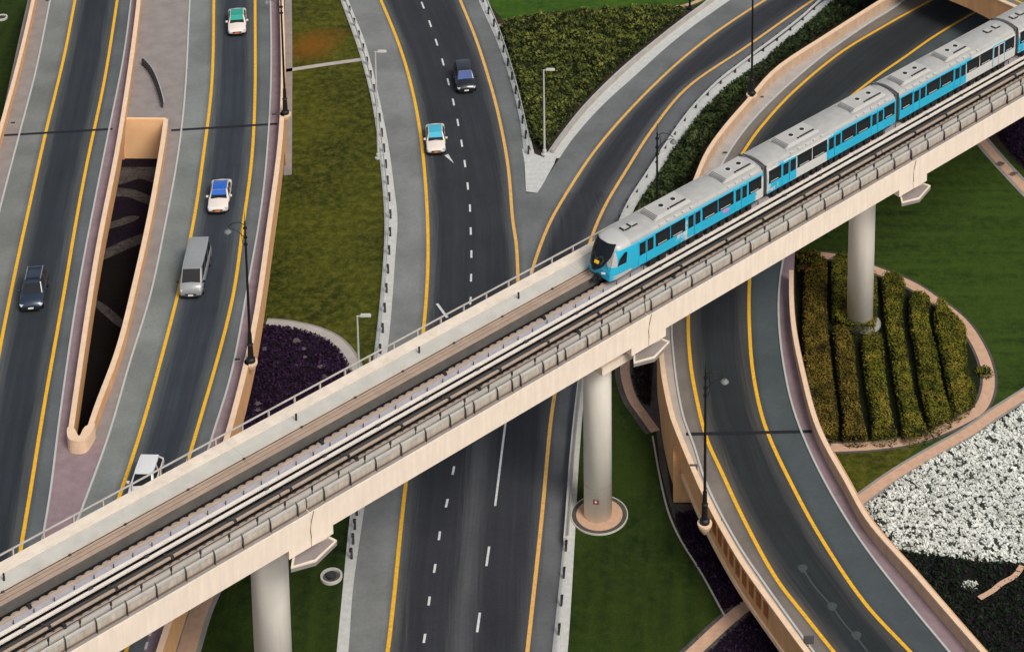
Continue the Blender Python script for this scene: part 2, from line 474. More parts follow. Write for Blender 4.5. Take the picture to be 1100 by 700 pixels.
# ================================================================== GROUND
poly('ground', [Vector((-3000, -500, -.05)), Vector((3000, -500, -.05)), Vector((3000, 6000, -.05)), Vector((-3000, 6000, -.05))], 0, M['ground'], world=True)

# ---- highway curves (z = 0)
L1 = smooth_pts([(398, -25), (408.6, 0), (427.4, 41), (441, 86), (451.4, 137), (456.6, 188), (459.8, 240), (459.6, 302), (455, 354), (447, 430), (436, 518), (430.8, 563), (422.3, 652), (416.4, 700), (408, 765)], 60, 8)
L2 = Curve([(487, -20), (494.3, 0), (509.7, 37.7), (523.4, 79), (535.4, 123), (545.7, 178), (550.8, 236), (554.8, 264), (556.5, 302), (557, 330), (553, 380), (541.8, 460), (531.5, 542), (524, 597), (514, 668), (500, 765)])
R1 = Curve([(845, -15), (820.6, 1), (800, 13.7), (760.6, 41), (719.4, 75.4), (671.4, 123.4), (637, 164.6), (609.7, 205.7), (591.9, 236.6), (579, 268), (569, 300), (561, 335), (553.5, 380), (542.3, 460), (532, 542), (524.5, 597), (514.5, 668), (500.5, 765)])
R2 = Curve([(905, -18), (873.7, 0), (800, 51.4), (740, 92.6), (702.3, 137), (671.4, 185), (650.9, 219.4), (637, 251), (622, 300), (608, 360), (595.8, 424), (590.8, 460), (582.3, 552.6), (566.8, 696.5), (559, 765)])
HL = Curve([(366, -25), (374.3, 0), (393, 48), (406.9, 103), (417, 154), (424, 205.7), (427, 235), (425, 270), (420, 340), (414.5, 390), (402, 470), (391.4, 545.7), (379.4, 631), (374.3, 700), (368, 765)])
HLs = Curve([(357, -25), (365.7, 0), (386.3, 58.3), (400, 113), (408.6, 178.3), (412.7, 230), (412.4, 264.6), (408, 323), (401, 385), (388, 470), (376, 552.6), (367.4, 640), (361.6, 700), (355, 765)])
HR = Curve([(506, -25), (514, 0), (533.7, 44.6), (550.8, 96), (561, 147.4), (564.6, 205.7), (570, 250)])
HRs = Curve([(515, -25), (524, 0), (540.6, 41), (556, 92.6), (571.4, 154.3), (576, 173)])
RL = Curve([(806, -15), (784.6, 0), (750.3, 24), (719.4, 48), (685, 78.9), (647.4, 113), (616.6, 147.4), (597, 176), (577, 207)])
RLs = Curve([(777, -15), (757, 2), (736.6, 17), (705.7, 41), (664.6, 75.4), (626.9, 113), (599.4, 147.4), (584, 169.7)])
RR = Curve([(910, -14), (884, 1.7), (858, 24), (827.4, 48), (800, 66.9), (767.4, 93), (736.6, 125), (709, 165), (685, 202), (667, 233), (652, 270), (637, 320), (628, 370), (620, 415), (611.4, 494), (604.6, 587), (593, 700), (586, 765)])
RRs = Curve([(918, -12), (892, 3), (866, 27), (836, 51), (810, 74), (784, 92), (753.7, 122), (726.3, 157), (702.3, 194), (681.7, 224), (664, 270), (648, 320), (638, 370), (629, 415), (622, 494), (617, 587), (609.7, 700), (602, 765)])

ribbon('road', [HL, L1, L2, HR], 'sls', -25, 207, .06, M['roadH'], [0, 0, .6])
ribbon('road', [RL, R1, R2, RR], 'sls', -13, 207, .06, M['roadH'], [.6, 0, 1])
ribbon('road', [HL, L1, L2, R1, R2, RR], 'slsls', 207, 330, .06, M['roadH'], [0, 0, .6, .7, 1])
ribbon('road', [HL, L1, Curve([(541, 330), (520, 460), (490, 765)]), R2, RR], 'slls', 330, 765, .06, M['roadH'], [0, 0, 1, 1])
for c, a, b, m_ in ((L1, -25, 765, 'yellow'), (L2, -25, 320, 'yellow2'), (R1, -13, 320, 'yellow2'), (R2, -13, 765, 'yellow2')):
    line('road_marking', c, a, b, .066, .28, M[m_])
line('road_marking', R1, 335, 543, .066, .16, M['white'])
def dash(x, y, hpx, mat='white', z=.068, w=.17, slope=0.):
    a = G(x - slope * hpx / 2, y - hpx / 2, z); b = G(x + slope * hpx / 2, y + hpx / 2, z)
    strip('lane_dash', [a, b], w, M[mat])
zz = [(508, 17), (531, 75), (551, 133), (571, 195), (588, 257), (604, 320), (618, 384), (630, 449), (640, 513), (649, 583), (656, 652)]
dd = [(280 + x / 2.917, y / 2.917) for x, y in zz] + [(240 + x / 2.917, 220 + y / 2.917) for x, y in ((775, 82), (777, 154), (776, 228), (774, 300))]
dd += [(503, 350), (500, 377), (496, 404), (492, 432), (490, 470), (487, 505), (480, 540), (472, 575), (467, 610), (461, 645), (456, 685), (449, 727)]
for i, (x, y) in enumerate(dd):
    j = min(i, len(dd) - 2); sl = (dd[j + 1][0] - dd[j][0]) / (dd[j + 1][1] - dd[j][1])
    dash(x, y, 7 + y * .004, slope=sl)
for x, y in ((524, 597), (514, 668), (504, 740)): dash(x, y, 21, slope=-.14)
# stray marks on the carriageway
strip('road_marking', [G(469.5, 326, .067), G(480.5, 341, .067)], .22, M['white'])
poly('road_marking', [(477.5, 167), (481.5, 165.5), (487.5, 175.3)], .067, M['white'])

# concrete edge strips and gore nose
band('kerb_strip', HLs, HL, -25, 765, .05, M['kerbw'])
band('kerb_strip', HR, HRs, -25, 173, .05, M['kerbw'])
band('kerb_strip', RLs, RL, -13, 170, .05, M['kerbw'])
band('kerb_strip', RR, RRs, -12, 765, .05, M['kerbw'])
poly('gore_nose', [(560.6, 160), (563.4, 173), (565, 205.7), (577, 207), (582, 200), (595, 176.6), (599, 165), (584, 169), (574, 165)], .07, M['kerbw'])

# ---- lawns
poly('lawn', closed([(300, -30), (357, -28), (366, 0), (387, 60), (401, 113), (409, 178), (413, 240), (410, 300), (404, 360), (396, 420), (380, 500), (360, 640), (352, 760), (190, 770), (205, 640), (245, 480), (262, 380), (290, 240), (300, 120)], 3), 0.0, M['lawn1'])
poly('lawn', [(222, 640), (300, 560), (380, 540), (377, 552), (368, 640), (362, 700), (355, 765), (190, 765), (206, 700)], .012, M['lawn3'])
poly('lawn', [(620, 440), (629, 415), (640, 360), (700, 300), (720, 360), (690, 370), (705, 470), (709, 515), (719, 550), (745, 600), (778, 661), (735, 705), (700, 765), (602, 765), (610, 700), (617, 587)], .0, M['lawn3'])
poly('lawn', [(860, 260), (900, 200), (1040, 130), (1120, 200), (1150, 400), (1040, 470), (890, 530), (860, 400)], .0, M['lawn2'])
poly('lawn', [(889, 486), (930, 482), (992, 474), (960, 505), (923, 532), (905, 515)], .012, M['lawn1'])
poly('lawn', [(500, -40), (790, -40), (757, 2), (735, 10), (600, 12), (540, 22), (528, 8)], .0, M['lawn4'])
poly('lawn', [(-60, -40), (60, -40), (34, 0), (20, 58), (0, 134), (-60, 300)], .0, M['lawn3'])
# paths
path('path', [(528, 30), (545, 25.5), (600, 18), (660, 12), (735, 6), (765, -8)], .03, .5, M['tanpath'])
path('path', [(300, 77), (345, 70), (388, 64)], .03, .62, M['greyp2'])
path('path', [(309, -30), (309.5, 0), (310, 60), (309.5, 140), (309, 188)], .03, .75, M['greyp'])
path('path', [(286, 346), (310, 348), (340, 355), (362, 366), (378, 385), (388, 410), (392, 440)], .03, .75, M['greyp2'], M['greyp'], .2)
path('path', [(671, 362), (671.4, 386), (672, 404), (679, 427), (691, 445), (704, 463)], .03, .75, M['tanpath'], M['gravel'], .45)
path('path', [(864, 290), (875.4, 275), (905, 278), (940.6, 290), (978.3, 305.7), (1002, 321), (1030, 342), (1047, 364), (1059, 390), (1062, 414), (1053.7, 437), (1035, 450), (1012, 461), (985, 471), (940, 478), (885, 481)], .03, .95, M['tanpath'], M['gravel'], .22)
path('path', [(1130, 405), (1100, 424), (1070, 443), (1040, 464), (992, 491), (955, 514), (918, 541)], .045, .85, M['tanpath'], M['midg'], .22)
path('path', [(1040, 132), (1058, 155), (1080, 180), (1112, 214)], .03, .85, M['tanpath'], M['midg'], .35)
path('path', [(725, 718), (745, 700), (775, 672), (806, 646), (840, 618)], .03, .95, M['tanpath'], M['gravel'], .3)
path('path', [(225, 630), (214, 655), (206, 680), (197, 712), (188, 750)], .04, 1.25, M['tanpath'], M['midg'], .35)
# dark gravel strip beside the loop abutment, with a thin kerb
poly('gravel_strip', [(703, 380), (708, 380), (712, 470), (722, 540), (745, 542), (745, 560), (724, 556), (716, 530), (709, 500), (705, 462), (698, 440)], .016, M['gravel'])
kb = [(701, 468), (708.8, 512), (718, 549.7), (731.5, 580), (753.9, 616), (779, 662)]
strip('kerb', [G(x, y, .07) for x, y in openc(kb)], .14, M['greyp2'])
# underpass ground between the two left roads
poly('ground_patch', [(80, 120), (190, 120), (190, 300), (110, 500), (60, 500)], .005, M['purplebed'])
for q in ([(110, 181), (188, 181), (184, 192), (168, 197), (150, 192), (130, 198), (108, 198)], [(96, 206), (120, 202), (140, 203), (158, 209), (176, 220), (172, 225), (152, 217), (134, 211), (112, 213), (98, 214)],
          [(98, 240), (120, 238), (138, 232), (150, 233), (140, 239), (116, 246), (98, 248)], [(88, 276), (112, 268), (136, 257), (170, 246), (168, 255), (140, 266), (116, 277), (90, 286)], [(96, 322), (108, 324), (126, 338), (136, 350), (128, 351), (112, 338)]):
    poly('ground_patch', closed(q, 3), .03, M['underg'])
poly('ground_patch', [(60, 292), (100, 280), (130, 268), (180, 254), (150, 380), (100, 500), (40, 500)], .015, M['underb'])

# ================================================================== planting
def in_poly(px, py, P):
    c = False; n = len(P); j = n - 1
    for i in range(n):
        if ((P[i][1] > py) != (P[j][1] > py)) and (px < (P[j][0] - P[i][0]) * (py - P[i][1]) / (P[j][1] - P[i][1]) + P[i][0]): c = not c
        j = i
    return c

def planting(name, pts, h, leafmat, basemat, bush=.8, dens=60, leaf=.16, world=False, seed=1, label=None, cat=None, kind='stuff', flat=.35, parent=None, tone=None, edge=.45, z0=0., cover=1., tilt=.9, tall=.05, hv=.2, gap=0):
    r = random.Random(seed)
    W = [tuple(p)[:2] for p in (pts if world else [G(x, y, z0) for x, y in pts])]
    x0, x1 = min(p[0] for p in W), max(p[0] for p in W); y0, y1 = min(p[1] for p in W), max(p[1] for p in W)
    cs = []; ny = int((y1 - y0) / bush) + 2; nx = int((x1 - x0) / bush) + 2
    for i in range(-1, nx):
        for j in range(-1, ny):
            cs.append((x0 + (i + r.uniform(-.1, 1.1)) * bush, y0 + (j + r.uniform(-.1, 1.1)) * bush, r.uniform(.9 - hv, .9 + hv)))
    kd = kdtree.KDTree(len(cs))
    for i, c in enumerate(cs): kd.insert((c[0], c[1], 0), i)
    kd.balance()
    # distance to border for rounding the shoulders
    B = []
    for i in range(len(W)):
        a, b = W[i], W[(i + 1) % len(W)]; L = math.dist(a, b); k = max(1, int(L / .25))
        B += [(a[0] + (b[0] - a[0]) * t / k, a[1] + (b[1] - a[1]) * t / k) for t in range(k)]
    kb_ = kdtree.KDTree(len(B))
    for i, c in enumerate(B): kb_.insert((c[0], c[1], 0), i)
    kb_.balance()
    def H(x, y):
        co, i, d = kd.find((x, y, 0)); rr = bush * .85
        k = math.sqrt(max(0, 1 - (d / rr) ** 2)); e = kb_.find((x, y, 0))[2]
        k2 = min(1, (e + .03) / edge) ** .4
        return h * cs[i][2] * (flat + (1 - flat) * k) * k2, k
    st = .3; V = []; fs = []; idx = {}
    gx = int((x1 - x0) / st) + 1; gy = int((y1 - y0) / st) + 1
    # border ring + interior grid triangulated as columns
    for i in range(gx + 1):
        for j in range(gy + 1):
            x, y = x0 + i * st, y0 + j * st
            if in_poly(x, y, W):
                idx[i, j] = len(V); V.append((x, y, z0 + max(.02, H(x, y)[0] - .12)))
    for (i, j) in list(idx):
        q = [(i, j), (i + 1, j), (i + 1, j + 1), (i, j + 1)]
        if all(k in idx for k in q): fs.append([idx[k] for k in q])
    lv = []; lf = []; tn = []
    area = abs(sum(W[i][0] * W[(i + 1) % len(W)][1] - W[(i + 1) % len(W)][0] * W[i][1] for i in range(len(W)))) / 2
    n = int(area * dens * cover); cnt = 0; tries = 0
    while cnt < n and tries < n * 12:
        tries += 1
        x, y = r.uniform(x0, x1), r.uniform(y0, y1)
        if not in_poly(x, y, W): continue
        cnt += 1
        if gap and mnoise.noise(Vector((x * 2.4, y * 2.4, 1))) + .5 * mnoise.noise(Vector((x * 5, y * 5, 3))) > gap: continue
        hh, k = H(x, y)
        z = z0 + hh * (1 - (r.random() ** 3) * .5) + r.uniform(-.03, tall)
        e = kb_.find((x, y, 0))[2]
        if e < .25: z = z0 + r.uniform(.05, 1) * max(hh, h * .6)
        s_ = leaf * r.uniform(.5, 1.25)
        a = r.uniform(0, 6.283); tl = r.uniform(-tilt, tilt); t2 = r.uniform(-tilt, tilt)
        ux, uy, uz = math.cos(a) * math.cos(tl), math.sin(a) * math.cos(tl), math.sin(tl)
        vx, vy, vz = -math.sin(a) * math.cos(t2), math.cos(a) * math.cos(t2), math.sin(t2)
        o = len(lv); b = .55
        for p, q in ((-1, 0), (0, -b), (1, 0), (0, b)):
            lv.append((x + (ux * p + vx * q) * s_, y + (uy * p + vy * q) * s_, z + (uz * p + vz * q) * s_))
        lf.append((o, o + 1, o + 2, o + 3))
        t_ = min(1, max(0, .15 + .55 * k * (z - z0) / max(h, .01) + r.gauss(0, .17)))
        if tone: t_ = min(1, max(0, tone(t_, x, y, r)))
        tn += [t_] * 4
    o = len(V); nV = len(V)
    allV = V + lv; allF = [tuple(f) for f in fs] + [tuple(i + nV for i in f) for f in lf]
    mi = [0] * len(fs) + [1] * len(lf)
    ob = link(name, allV, allF, None, parent, mats=[basemat, leafmat], midx=mi, attrs={'tone': [0.] * nV + tn})
    if not parent: tag(ob, label, cat, kind=kind)
    return ob

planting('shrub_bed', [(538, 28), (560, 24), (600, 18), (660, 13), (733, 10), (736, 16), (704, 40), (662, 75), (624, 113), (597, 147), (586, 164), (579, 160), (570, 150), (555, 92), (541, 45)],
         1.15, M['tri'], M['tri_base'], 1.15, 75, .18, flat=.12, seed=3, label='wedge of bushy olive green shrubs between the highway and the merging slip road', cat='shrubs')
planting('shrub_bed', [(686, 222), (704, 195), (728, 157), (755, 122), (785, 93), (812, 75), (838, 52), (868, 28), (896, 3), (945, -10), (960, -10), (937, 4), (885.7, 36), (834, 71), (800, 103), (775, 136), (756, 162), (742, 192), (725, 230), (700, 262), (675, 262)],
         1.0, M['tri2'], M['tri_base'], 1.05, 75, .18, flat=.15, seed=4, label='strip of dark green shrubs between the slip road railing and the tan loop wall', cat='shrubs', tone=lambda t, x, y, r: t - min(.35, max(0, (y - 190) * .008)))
planting('purple_shrub_bed', [(284, 349), (310, 351), (338, 358), (358, 369), (372, 386), (380, 405), (384, 440), (360, 500), (300, 520), (240, 500), (256, 440), (268, 400), (276, 370)],
         .3, M['purp'], M['purplebed'], .8, 60, .15, seed=5, label='dark purple ground cover in a rounded bed beside the left road wall', cat='ground cover')
planting('purple_shrub_bed', [(1066, 140), (1086, 165), (1122, 204), (1180, 230), (1180, 90), (1090, 118)], .35, M['purp'], M['purplebed'], .8, 50, .15, seed=6, label='dark purple ground cover beyond the path at the right edge', cat='ground cover')
planting('brown_shrub_bed', [(680, 380), (699, 372), (699, 432), (690, 436), (683, 420), (679, 405)], .45, M['brownleaf'], M['purplebed'], .6, 70, .16, seed=7, label='small bed of dark brown shrubs beside the loop road abutment', cat='shrubs')
planting('purple_shrub_bed', [(723, 552), (746, 548), (830, 560), (850, 610), (808, 640), (779, 660), (754, 616), (732, 580)], .3, M['purp'], M['purplebed'], .7, 40, .14, seed=8, label='dark planting under the loop bridge, right of the thin kerb', cat='ground cover')
planting('purple_shrub_bed', [(757, 702), (783, 678), (812, 652), (850, 622), (930, 700), (930, 770), (700, 770), (720, 735)], .3, M['purp'], M['purplebed'], .7, 40, .14, seed=9, label='dark planting below the tan path under the loop bridge', cat='ground cover')
planting('dark_shrub_bed', [(920, 560), (963, 592), (1000, 597), (1050, 605), (1120, 607), (1170, 640), (1170, 790), (1000, 790)], .45, M['darkleaf'], M['purplebed'], .6, 70, .15, seed=10, label='dark green ground cover below the white flower field', cat='ground cover')
def bigpatch(t, x, y, r):
    v = mnoise.noise(Vector((x * .9, y * .9, 0)));  v2 = mnoise.noise(Vector((x * 3.1, y * 3.1, 4)))
    return t + .4 + v * .2 + v2 * .1
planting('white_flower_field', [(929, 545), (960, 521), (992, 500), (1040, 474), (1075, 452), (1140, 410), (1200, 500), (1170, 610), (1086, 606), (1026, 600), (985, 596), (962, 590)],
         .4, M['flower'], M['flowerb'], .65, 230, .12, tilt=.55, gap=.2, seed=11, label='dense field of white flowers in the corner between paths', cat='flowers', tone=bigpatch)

# hedge rows in the round garden; traced at their tops
def z8(l): return [(800 + x / 2.917, 220 + y / 2.917) for x, y in l]
rows = [
 ('dark brownish hedge row nearest the loop road wall', [(192, 200), (222, 165), (255, 158), (256, 250), (256, 330), (263, 420), (276, 530), (292, 650), (290, 690), (275, 715), (210, 712), (196, 600), (186, 450), (184, 300)], 'hedger'),
 ('short hedge block behind the white pillar', [(276, 152), (325, 148), (400, 185), (412, 230), (410, 345), (395, 375), (320, 372), (290, 350), (277, 330), (276, 240)], 'hedge'),
 ('hedge row at the left foot of the white pillar with a bare brown patch', [(280, 372), (318, 372), (340, 420), (346, 500), (358, 600), (378, 690), (380, 716), (312, 714), (310, 640), (298, 550), (286, 450)], 'hedger'),
 ('hedge row in front of the white pillar', [(372, 402), (428, 396), (434, 450), (442, 540), (458, 640), (474, 700), (470, 716), (405, 716), (402, 660), (386, 560), (374, 480)], 'hedge'),
 ('long hedge row just right of the white pillar', [(432, 205), (470, 200), (502, 222), (500, 260), (492, 300), (498, 380), (510, 450), (526, 550), (548, 630), (572, 690), (560, 714), (502, 716), (490, 640), (472, 540), (458, 440), (441, 330), (434, 250)], 'hedge'),
 ('second hedge row from the right end of the garden', [(524, 262), (560, 262), (584, 282), (574, 330), (590, 400), (606, 470), (622, 560), (652, 650), (620, 680), (588, 700), (572, 640), (552, 560), (540, 450), (520, 360), (518, 300)], 'hedge'),
 ('broad hedge row at the right end of the garden with a grey bare spot', [(600, 290), (625, 284), (650, 320), (694, 370), (692, 430), (700, 500), (724, 560), (716, 600), (690, 632), (664, 648), (648, 600), (632, 520), (612, 420), (596, 350)], 'hedge'),
]
for i, (lb, pts, mt) in enumerate(rows):
    W = [G(x, y, 1.15) for x, y in closed(z8(pts), 3)]
    cxy = sum(W, Vector()) / len(W); W = [p + (p - cxy).normalized() * .05 + Vector((.05 if p.x > cxy.x else -.05, 0, 0)) for p in W]
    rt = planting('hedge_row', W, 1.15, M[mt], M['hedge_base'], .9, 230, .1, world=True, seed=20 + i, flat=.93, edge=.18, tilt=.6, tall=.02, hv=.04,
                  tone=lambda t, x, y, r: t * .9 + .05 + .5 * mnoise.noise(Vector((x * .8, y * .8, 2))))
    rt['kind'] = ''; del rt['kind']; tag(rt, lb, 'hedge', 'hedge rows in the round garden')
for lb, c, rr, hh in (('round clipped bush at the top left of the hedge garden', (868.5, 275), 1.35, 1.3), ('small round bush beside the path at the right of the hedge garden', (1057, 396), .75, .6)):
    p = G(*c, hh * .8); W = [(p.x + rr * math.cos(a), p.y + rr * .95 * math.sin(a)) for a in np.linspace(0, 6.28, 22)[:-1]]
    rt = planting('round_bush', W, hh, M['hedge'], M['hedge_base'], .8, 110, .13, world=True, seed=41, flat=.8, edge=.5)
    del rt['kind']; tag(rt, lb, 'bush')
poly('garden_bed', closed([(856, 290), (870, 268), (940, 288), (1000, 320), (1040, 352), (1060, 395), (1050, 440), (1010, 462), (940, 478), (885, 482), (862, 400)], 3), .008, M['tri_base'])
# small white flowering shrub and dirt track in the dark bed
p = G(1042, 627, .4)
W = [(p.x + .62 * math.cos(a), p.y + .5 * math.sin(a)) for a in np.linspace(0, 6.28, 16)[:-1]]
o = planting('white_shrub', W, .6, M['flower'], M['flowerb'], .4, 260, .09, world=True, seed=60, flat=.8); del o['kind']
tag(o, 'small white flowering shrub alone in the dark ground cover', 'shrub')
path('path', [(1052, 642), (1066, 634), (1076, 626), (1090, 618), (1098, 607)], .5, .42, M['tanpath'])
path('path', [(284, 434), (300, 442), (316, 436)], -.02, .1, M['greyp'])
for x, y, s_ in ((318, 366, .55), (326, 374, .35), (327, 383, .28), (345, 393, .4), (348, 404, .35), (372, 397, .4), (277, 433, .45), (277, 440, .4), (284, 374, .4), (1076, 176, .5), (1090, 186, .5)):
    p = G(x, y, .3); r_ = random.Random(x)
    W = [(p.x + s_ * r_.uniform(.3, 1) * math.cos(a), p.y + s_ * r_.uniform(.25, .9) * math.sin(a)) for a in np.linspace(0, 6.28, 12)[:-1]]
    tag(link('bare_patch', [(a, b, .3) for a, b in W], [tuple(range(len(W)))], M['underp']), kind='structure')

# ================================================================== LEFT ELEVATED ROADS (z = 4)
ZD, ZP = 4.0, 5.1
Ae0 = Curve([(36, -20), (30, 0), (12, 80), (0, 134), (-18, 200), (-50, 320), (-90, 460), (-150, 700)])
Aw = Curve([(57, -20), (53, 0), (37.7, 75), (20.6, 140.6), (0, 219.4), (-24, 320), (-60, 460), (-110, 700)])
A1 = Curve([(84, -20), (80.6, 0), (68.6, 61.7), (48, 147.4), (29, 233), (17, 288.6), (0, 374), (-22, 500), (-50, 700)])
A2 = smooth_pts([(129, -20), (126, 0), (111.4, 92.6), (97.7, 154), (83, 230), (68.6, 316), (51.4, 412), (42.5, 465), (32.6, 528.6), (22.3, 588.6), (2, 720)], 50, 5)
Awr = smooth_pts([(142, -20), (140, 0), (132, 61.7), (118, 130), (98, 230), (82, 316), (61.5, 458), (53, 528.6), (44.6, 576.6), (20, 720)], 50, 4)
Bw = smooth_pts([(204, -20), (203, 0), (197, 113), (186.8, 188.6), (178, 232), (161, 316), (137, 391.4), (118, 460), (84, 552.6), (60, 615), (20, 720)], 50, 4)
B1 = smooth_pts([(230, -20), (229.7, 0), (228, 92.6), (221, 147.4), (210, 228), (192, 312.6), (171.4, 391.4), (152.3, 460), (128.6, 532), (104, 600), (62, 720)], 50, 5)
B2 = smooth_pts([(274, -20), (274, 0), (274, 110), (269, 192), (262.5, 228), (252, 312.6), (233, 388), (212, 460), (201.6, 496), (172, 590), (136, 697), (118, 750)], 50, 5)
Bwr = smooth_pts([(289, -20), (289.7, 0), (290.7, 68.6), (288, 137), (280, 222), (264, 312.6), (246.9, 405), (229, 460), (208, 530), (176, 632), (157, 690), (140, 745)], 50, 4)
Bin = smooth_pts([(300, -20), (300.6, 0), (302.3, 90), (298.9, 154), (288.5, 230), (274, 333), (262, 391), (244, 460), (218, 545), (190, 632), (166, 705), (150, 755)], 50, 4)   # inner top edge of parapet
Ain = smooth_pts([(149, -20), (147.4, 0), (137, 78.9), (123.4, 164), (108, 240), (99, 290), (86, 375), (72.6, 468), (70, 486)], 40, 3)
GR = smooth_pts([(176, 128), (174, 145), (160, 225), (143.5, 300), (124.5, 375), (100, 440), (88, 478)], 40, 3)
# deck surface: one carriageway each plus the pavements
ribbon('road', [Aw, A1, A2, Awr], 'sls', -20, 720, ZD + .0, M['roadA'], [0, 0, 1])
ribbon('road', [Bw, B1, B2, Bwr], 'sls', -20, 720, ZD + .0, M['roadB'], [0, 0, 1])
band('pavement', Ae0, Aw, -20, 720, ZD + .01, M['greyp'])
# right verge of road A: full strip to the gap / paved island
Apr = Curve([(152, -20), (150, 0), (140, 79), (127, 164), (112, 240), (90, 375), (76, 480)])
band('pavement', Awr, Apr, -20, 472, ZD + .01, M['purple'])
Gl = Curve([(172, 120), (171, 145), (157, 225), (140, 300), (121, 375), (97, 440), (84, 484)])
band('pavement', Apr, Bw, -20, 128, ZD + .01, M['greyp'])
band('pavement', GR, Bw, 128, 472, ZD + .01, M['greyp'])
band('pavement', Awr, Bw, 472, 720, ZD + .01, M['purple'])
Bend = Curve([(310, -20), (309, 60), (307, 150), (296, 230), (282, 333), (268, 391), (250, 460), (224, 545), (196, 632), (172, 705), (156, 755)])
band('pavement', Bwr, Bin, -20, 750, ZD + .01, M['purple'])
for c, y0, y1 in ((Aw, -20, 720), (Awr, -20, 700), (Bw, -20, 700), (Bwr, -20, 632)):
    ps = [G(c(y), y, ZD + .12) for y in frange(y0, y1, 8)]
    V, fs = wallbody(ps, .15, ZD - .05, ZD + .1, 1); tag(link('kerb', V, fs, M['kerbline']), kind='structure')
for y in (678.6, 693): dash(Bwr(y) + 1, y, 8, z=ZD + .02, slope=-.3)
for c, y0, y1, m_ in ((A1, -20, 720, 'yellow'), (A2, -20, 720, 'yellow'), (B1, -20, 720, 'yellow'), (B2, -20, 750, 'yellow')):
    line('road_marking', c, y0, y1, ZD + .012, .27, M[m_])
# deck slabs under the two bridge roads
def slab(cl, cr, y0, y1, zt, zb, mat, name='road_deck'):
    ys = frange(y0, y1, 10); V = []
    for y in ys:
        a, b = G(cl(y), y, zt), G(cr(y), y, zt)
        V += [a, b, Vector((b.x, b.y, zb)), Vector((a.x, a.y, zb))]
    fs = []
    for i in range(len(ys) - 1):
        for k in range(4):
            fs.append((4 * i + k, 4 * i + (k + 1) % 4, 4 * (i + 1) + (k + 1) % 4, 4 * (i + 1) + k))
    fs += [(0, 1, 2, 3), (4 * len(ys) - 1, 4 * len(ys) - 2, 4 * len(ys) - 3, 4 * len(ys) - 4)]
    return tag(link(name, V, fs, mat), kind='structure')
off = lambda c, d: (lambda y: c(y) + d)
slab(Ae0, off(Apr, -1), -20, 130, ZD - .02, -.04, M['orange'], 'road_embankment')
slab(off(Apr, -1), Bw, -20, 127.5, ZD - .03, -.04, M['orange'], 'road_embankment')
slab(Bw, off(Bend, -6), -20, 134, ZD - .02, -.04, M['orange'], 'road_embankment')
slab(Ae0, off(Apr, -2), 130, 484, ZD - .02, 2.7, M['midg'])
slab(off(GR, 3), off(Bend, -6), 134, 484, ZD - .02, 2.7, M['midg'])
slab(Ae0, off(Bend, -6), 484, 750, ZD - .02, 2.7, M['midg'])
# end wall of the gap
a, b = G(133, 127.5, ZP), G(178.5, 127.5, ZP)
# parapets
parapet('tan parapet along the far left edge of the leftmost road', Curve([(38, -20), (34, 0), (20.6, 58), (0, 134), (-25, 220), (-60, 340)]), -20, 340, ZP, 2.6, .3, 1)
parapet('tan parapet between the leftmost road and the dark gap', Ain, -20, 461, ZP, lambda y: 3.9 if y < 126 else 3.0, .34, 1)
parapet('tan parapet on the right side of the dark gap beside the grey van road', GR, 128, 458, ZP, 3.0, .36, 1)
parapet('long tan parapet on the right edge of the taxi road', Bin, -20, 755, ZP, lambda y: 0. if y < 133 else 2.3, .36, 1)
# rounded nose at the southern tip of the gap and cross wall at the north end
nz = closed([(73.2, 458), (71.8, 465), (74.5, 471.5), (83, 473.5), (92, 471.5), (98.5, 463), (102, 454), (91, 458), (85, 468), (80, 460)], 3)
top = [G(x, y, ZP + .012) for x, y in nz]; n_ = len(top)
fs = [f if (top[f[1]] - top[f[0]]).cross(top[f[2]] - top[f[0]]).z > 0 else (f[0], f[2], f[1]) for f in tessellate_polygon([top])]
fs += [(i, (i + 1) % n_, n_ + (i + 1) % n_, n_ + i) for i in range(n_)]
o = link('parapet_wall', top + [Vector((p.x, p.y, 3.0)) for p in top], fs, M['orange_top'])
tag(o, 'rounded tan wall end at the lower tip of the dark gap', 'parapet wall')
e0, e1 = G(130, 128.6, ZD), G(178, 129, ZD)
V, fs = wallbody([e0, e1], .3, 0, ZD + .06, 1); o = link('abutment_wall', V, fs, M['peach'])
tag(o, 'tan end wall closing the upper end of the dark gap', 'wall')

# expansion joints
def joint(p, q, z): strip('expansion_joint', [G(*p, z), G(*q, z)], .34, M['joint'])
joint((2, 145.5), (121, 138.5), ZD + .03); joint((184, 140), (298, 133), ZD + .03)

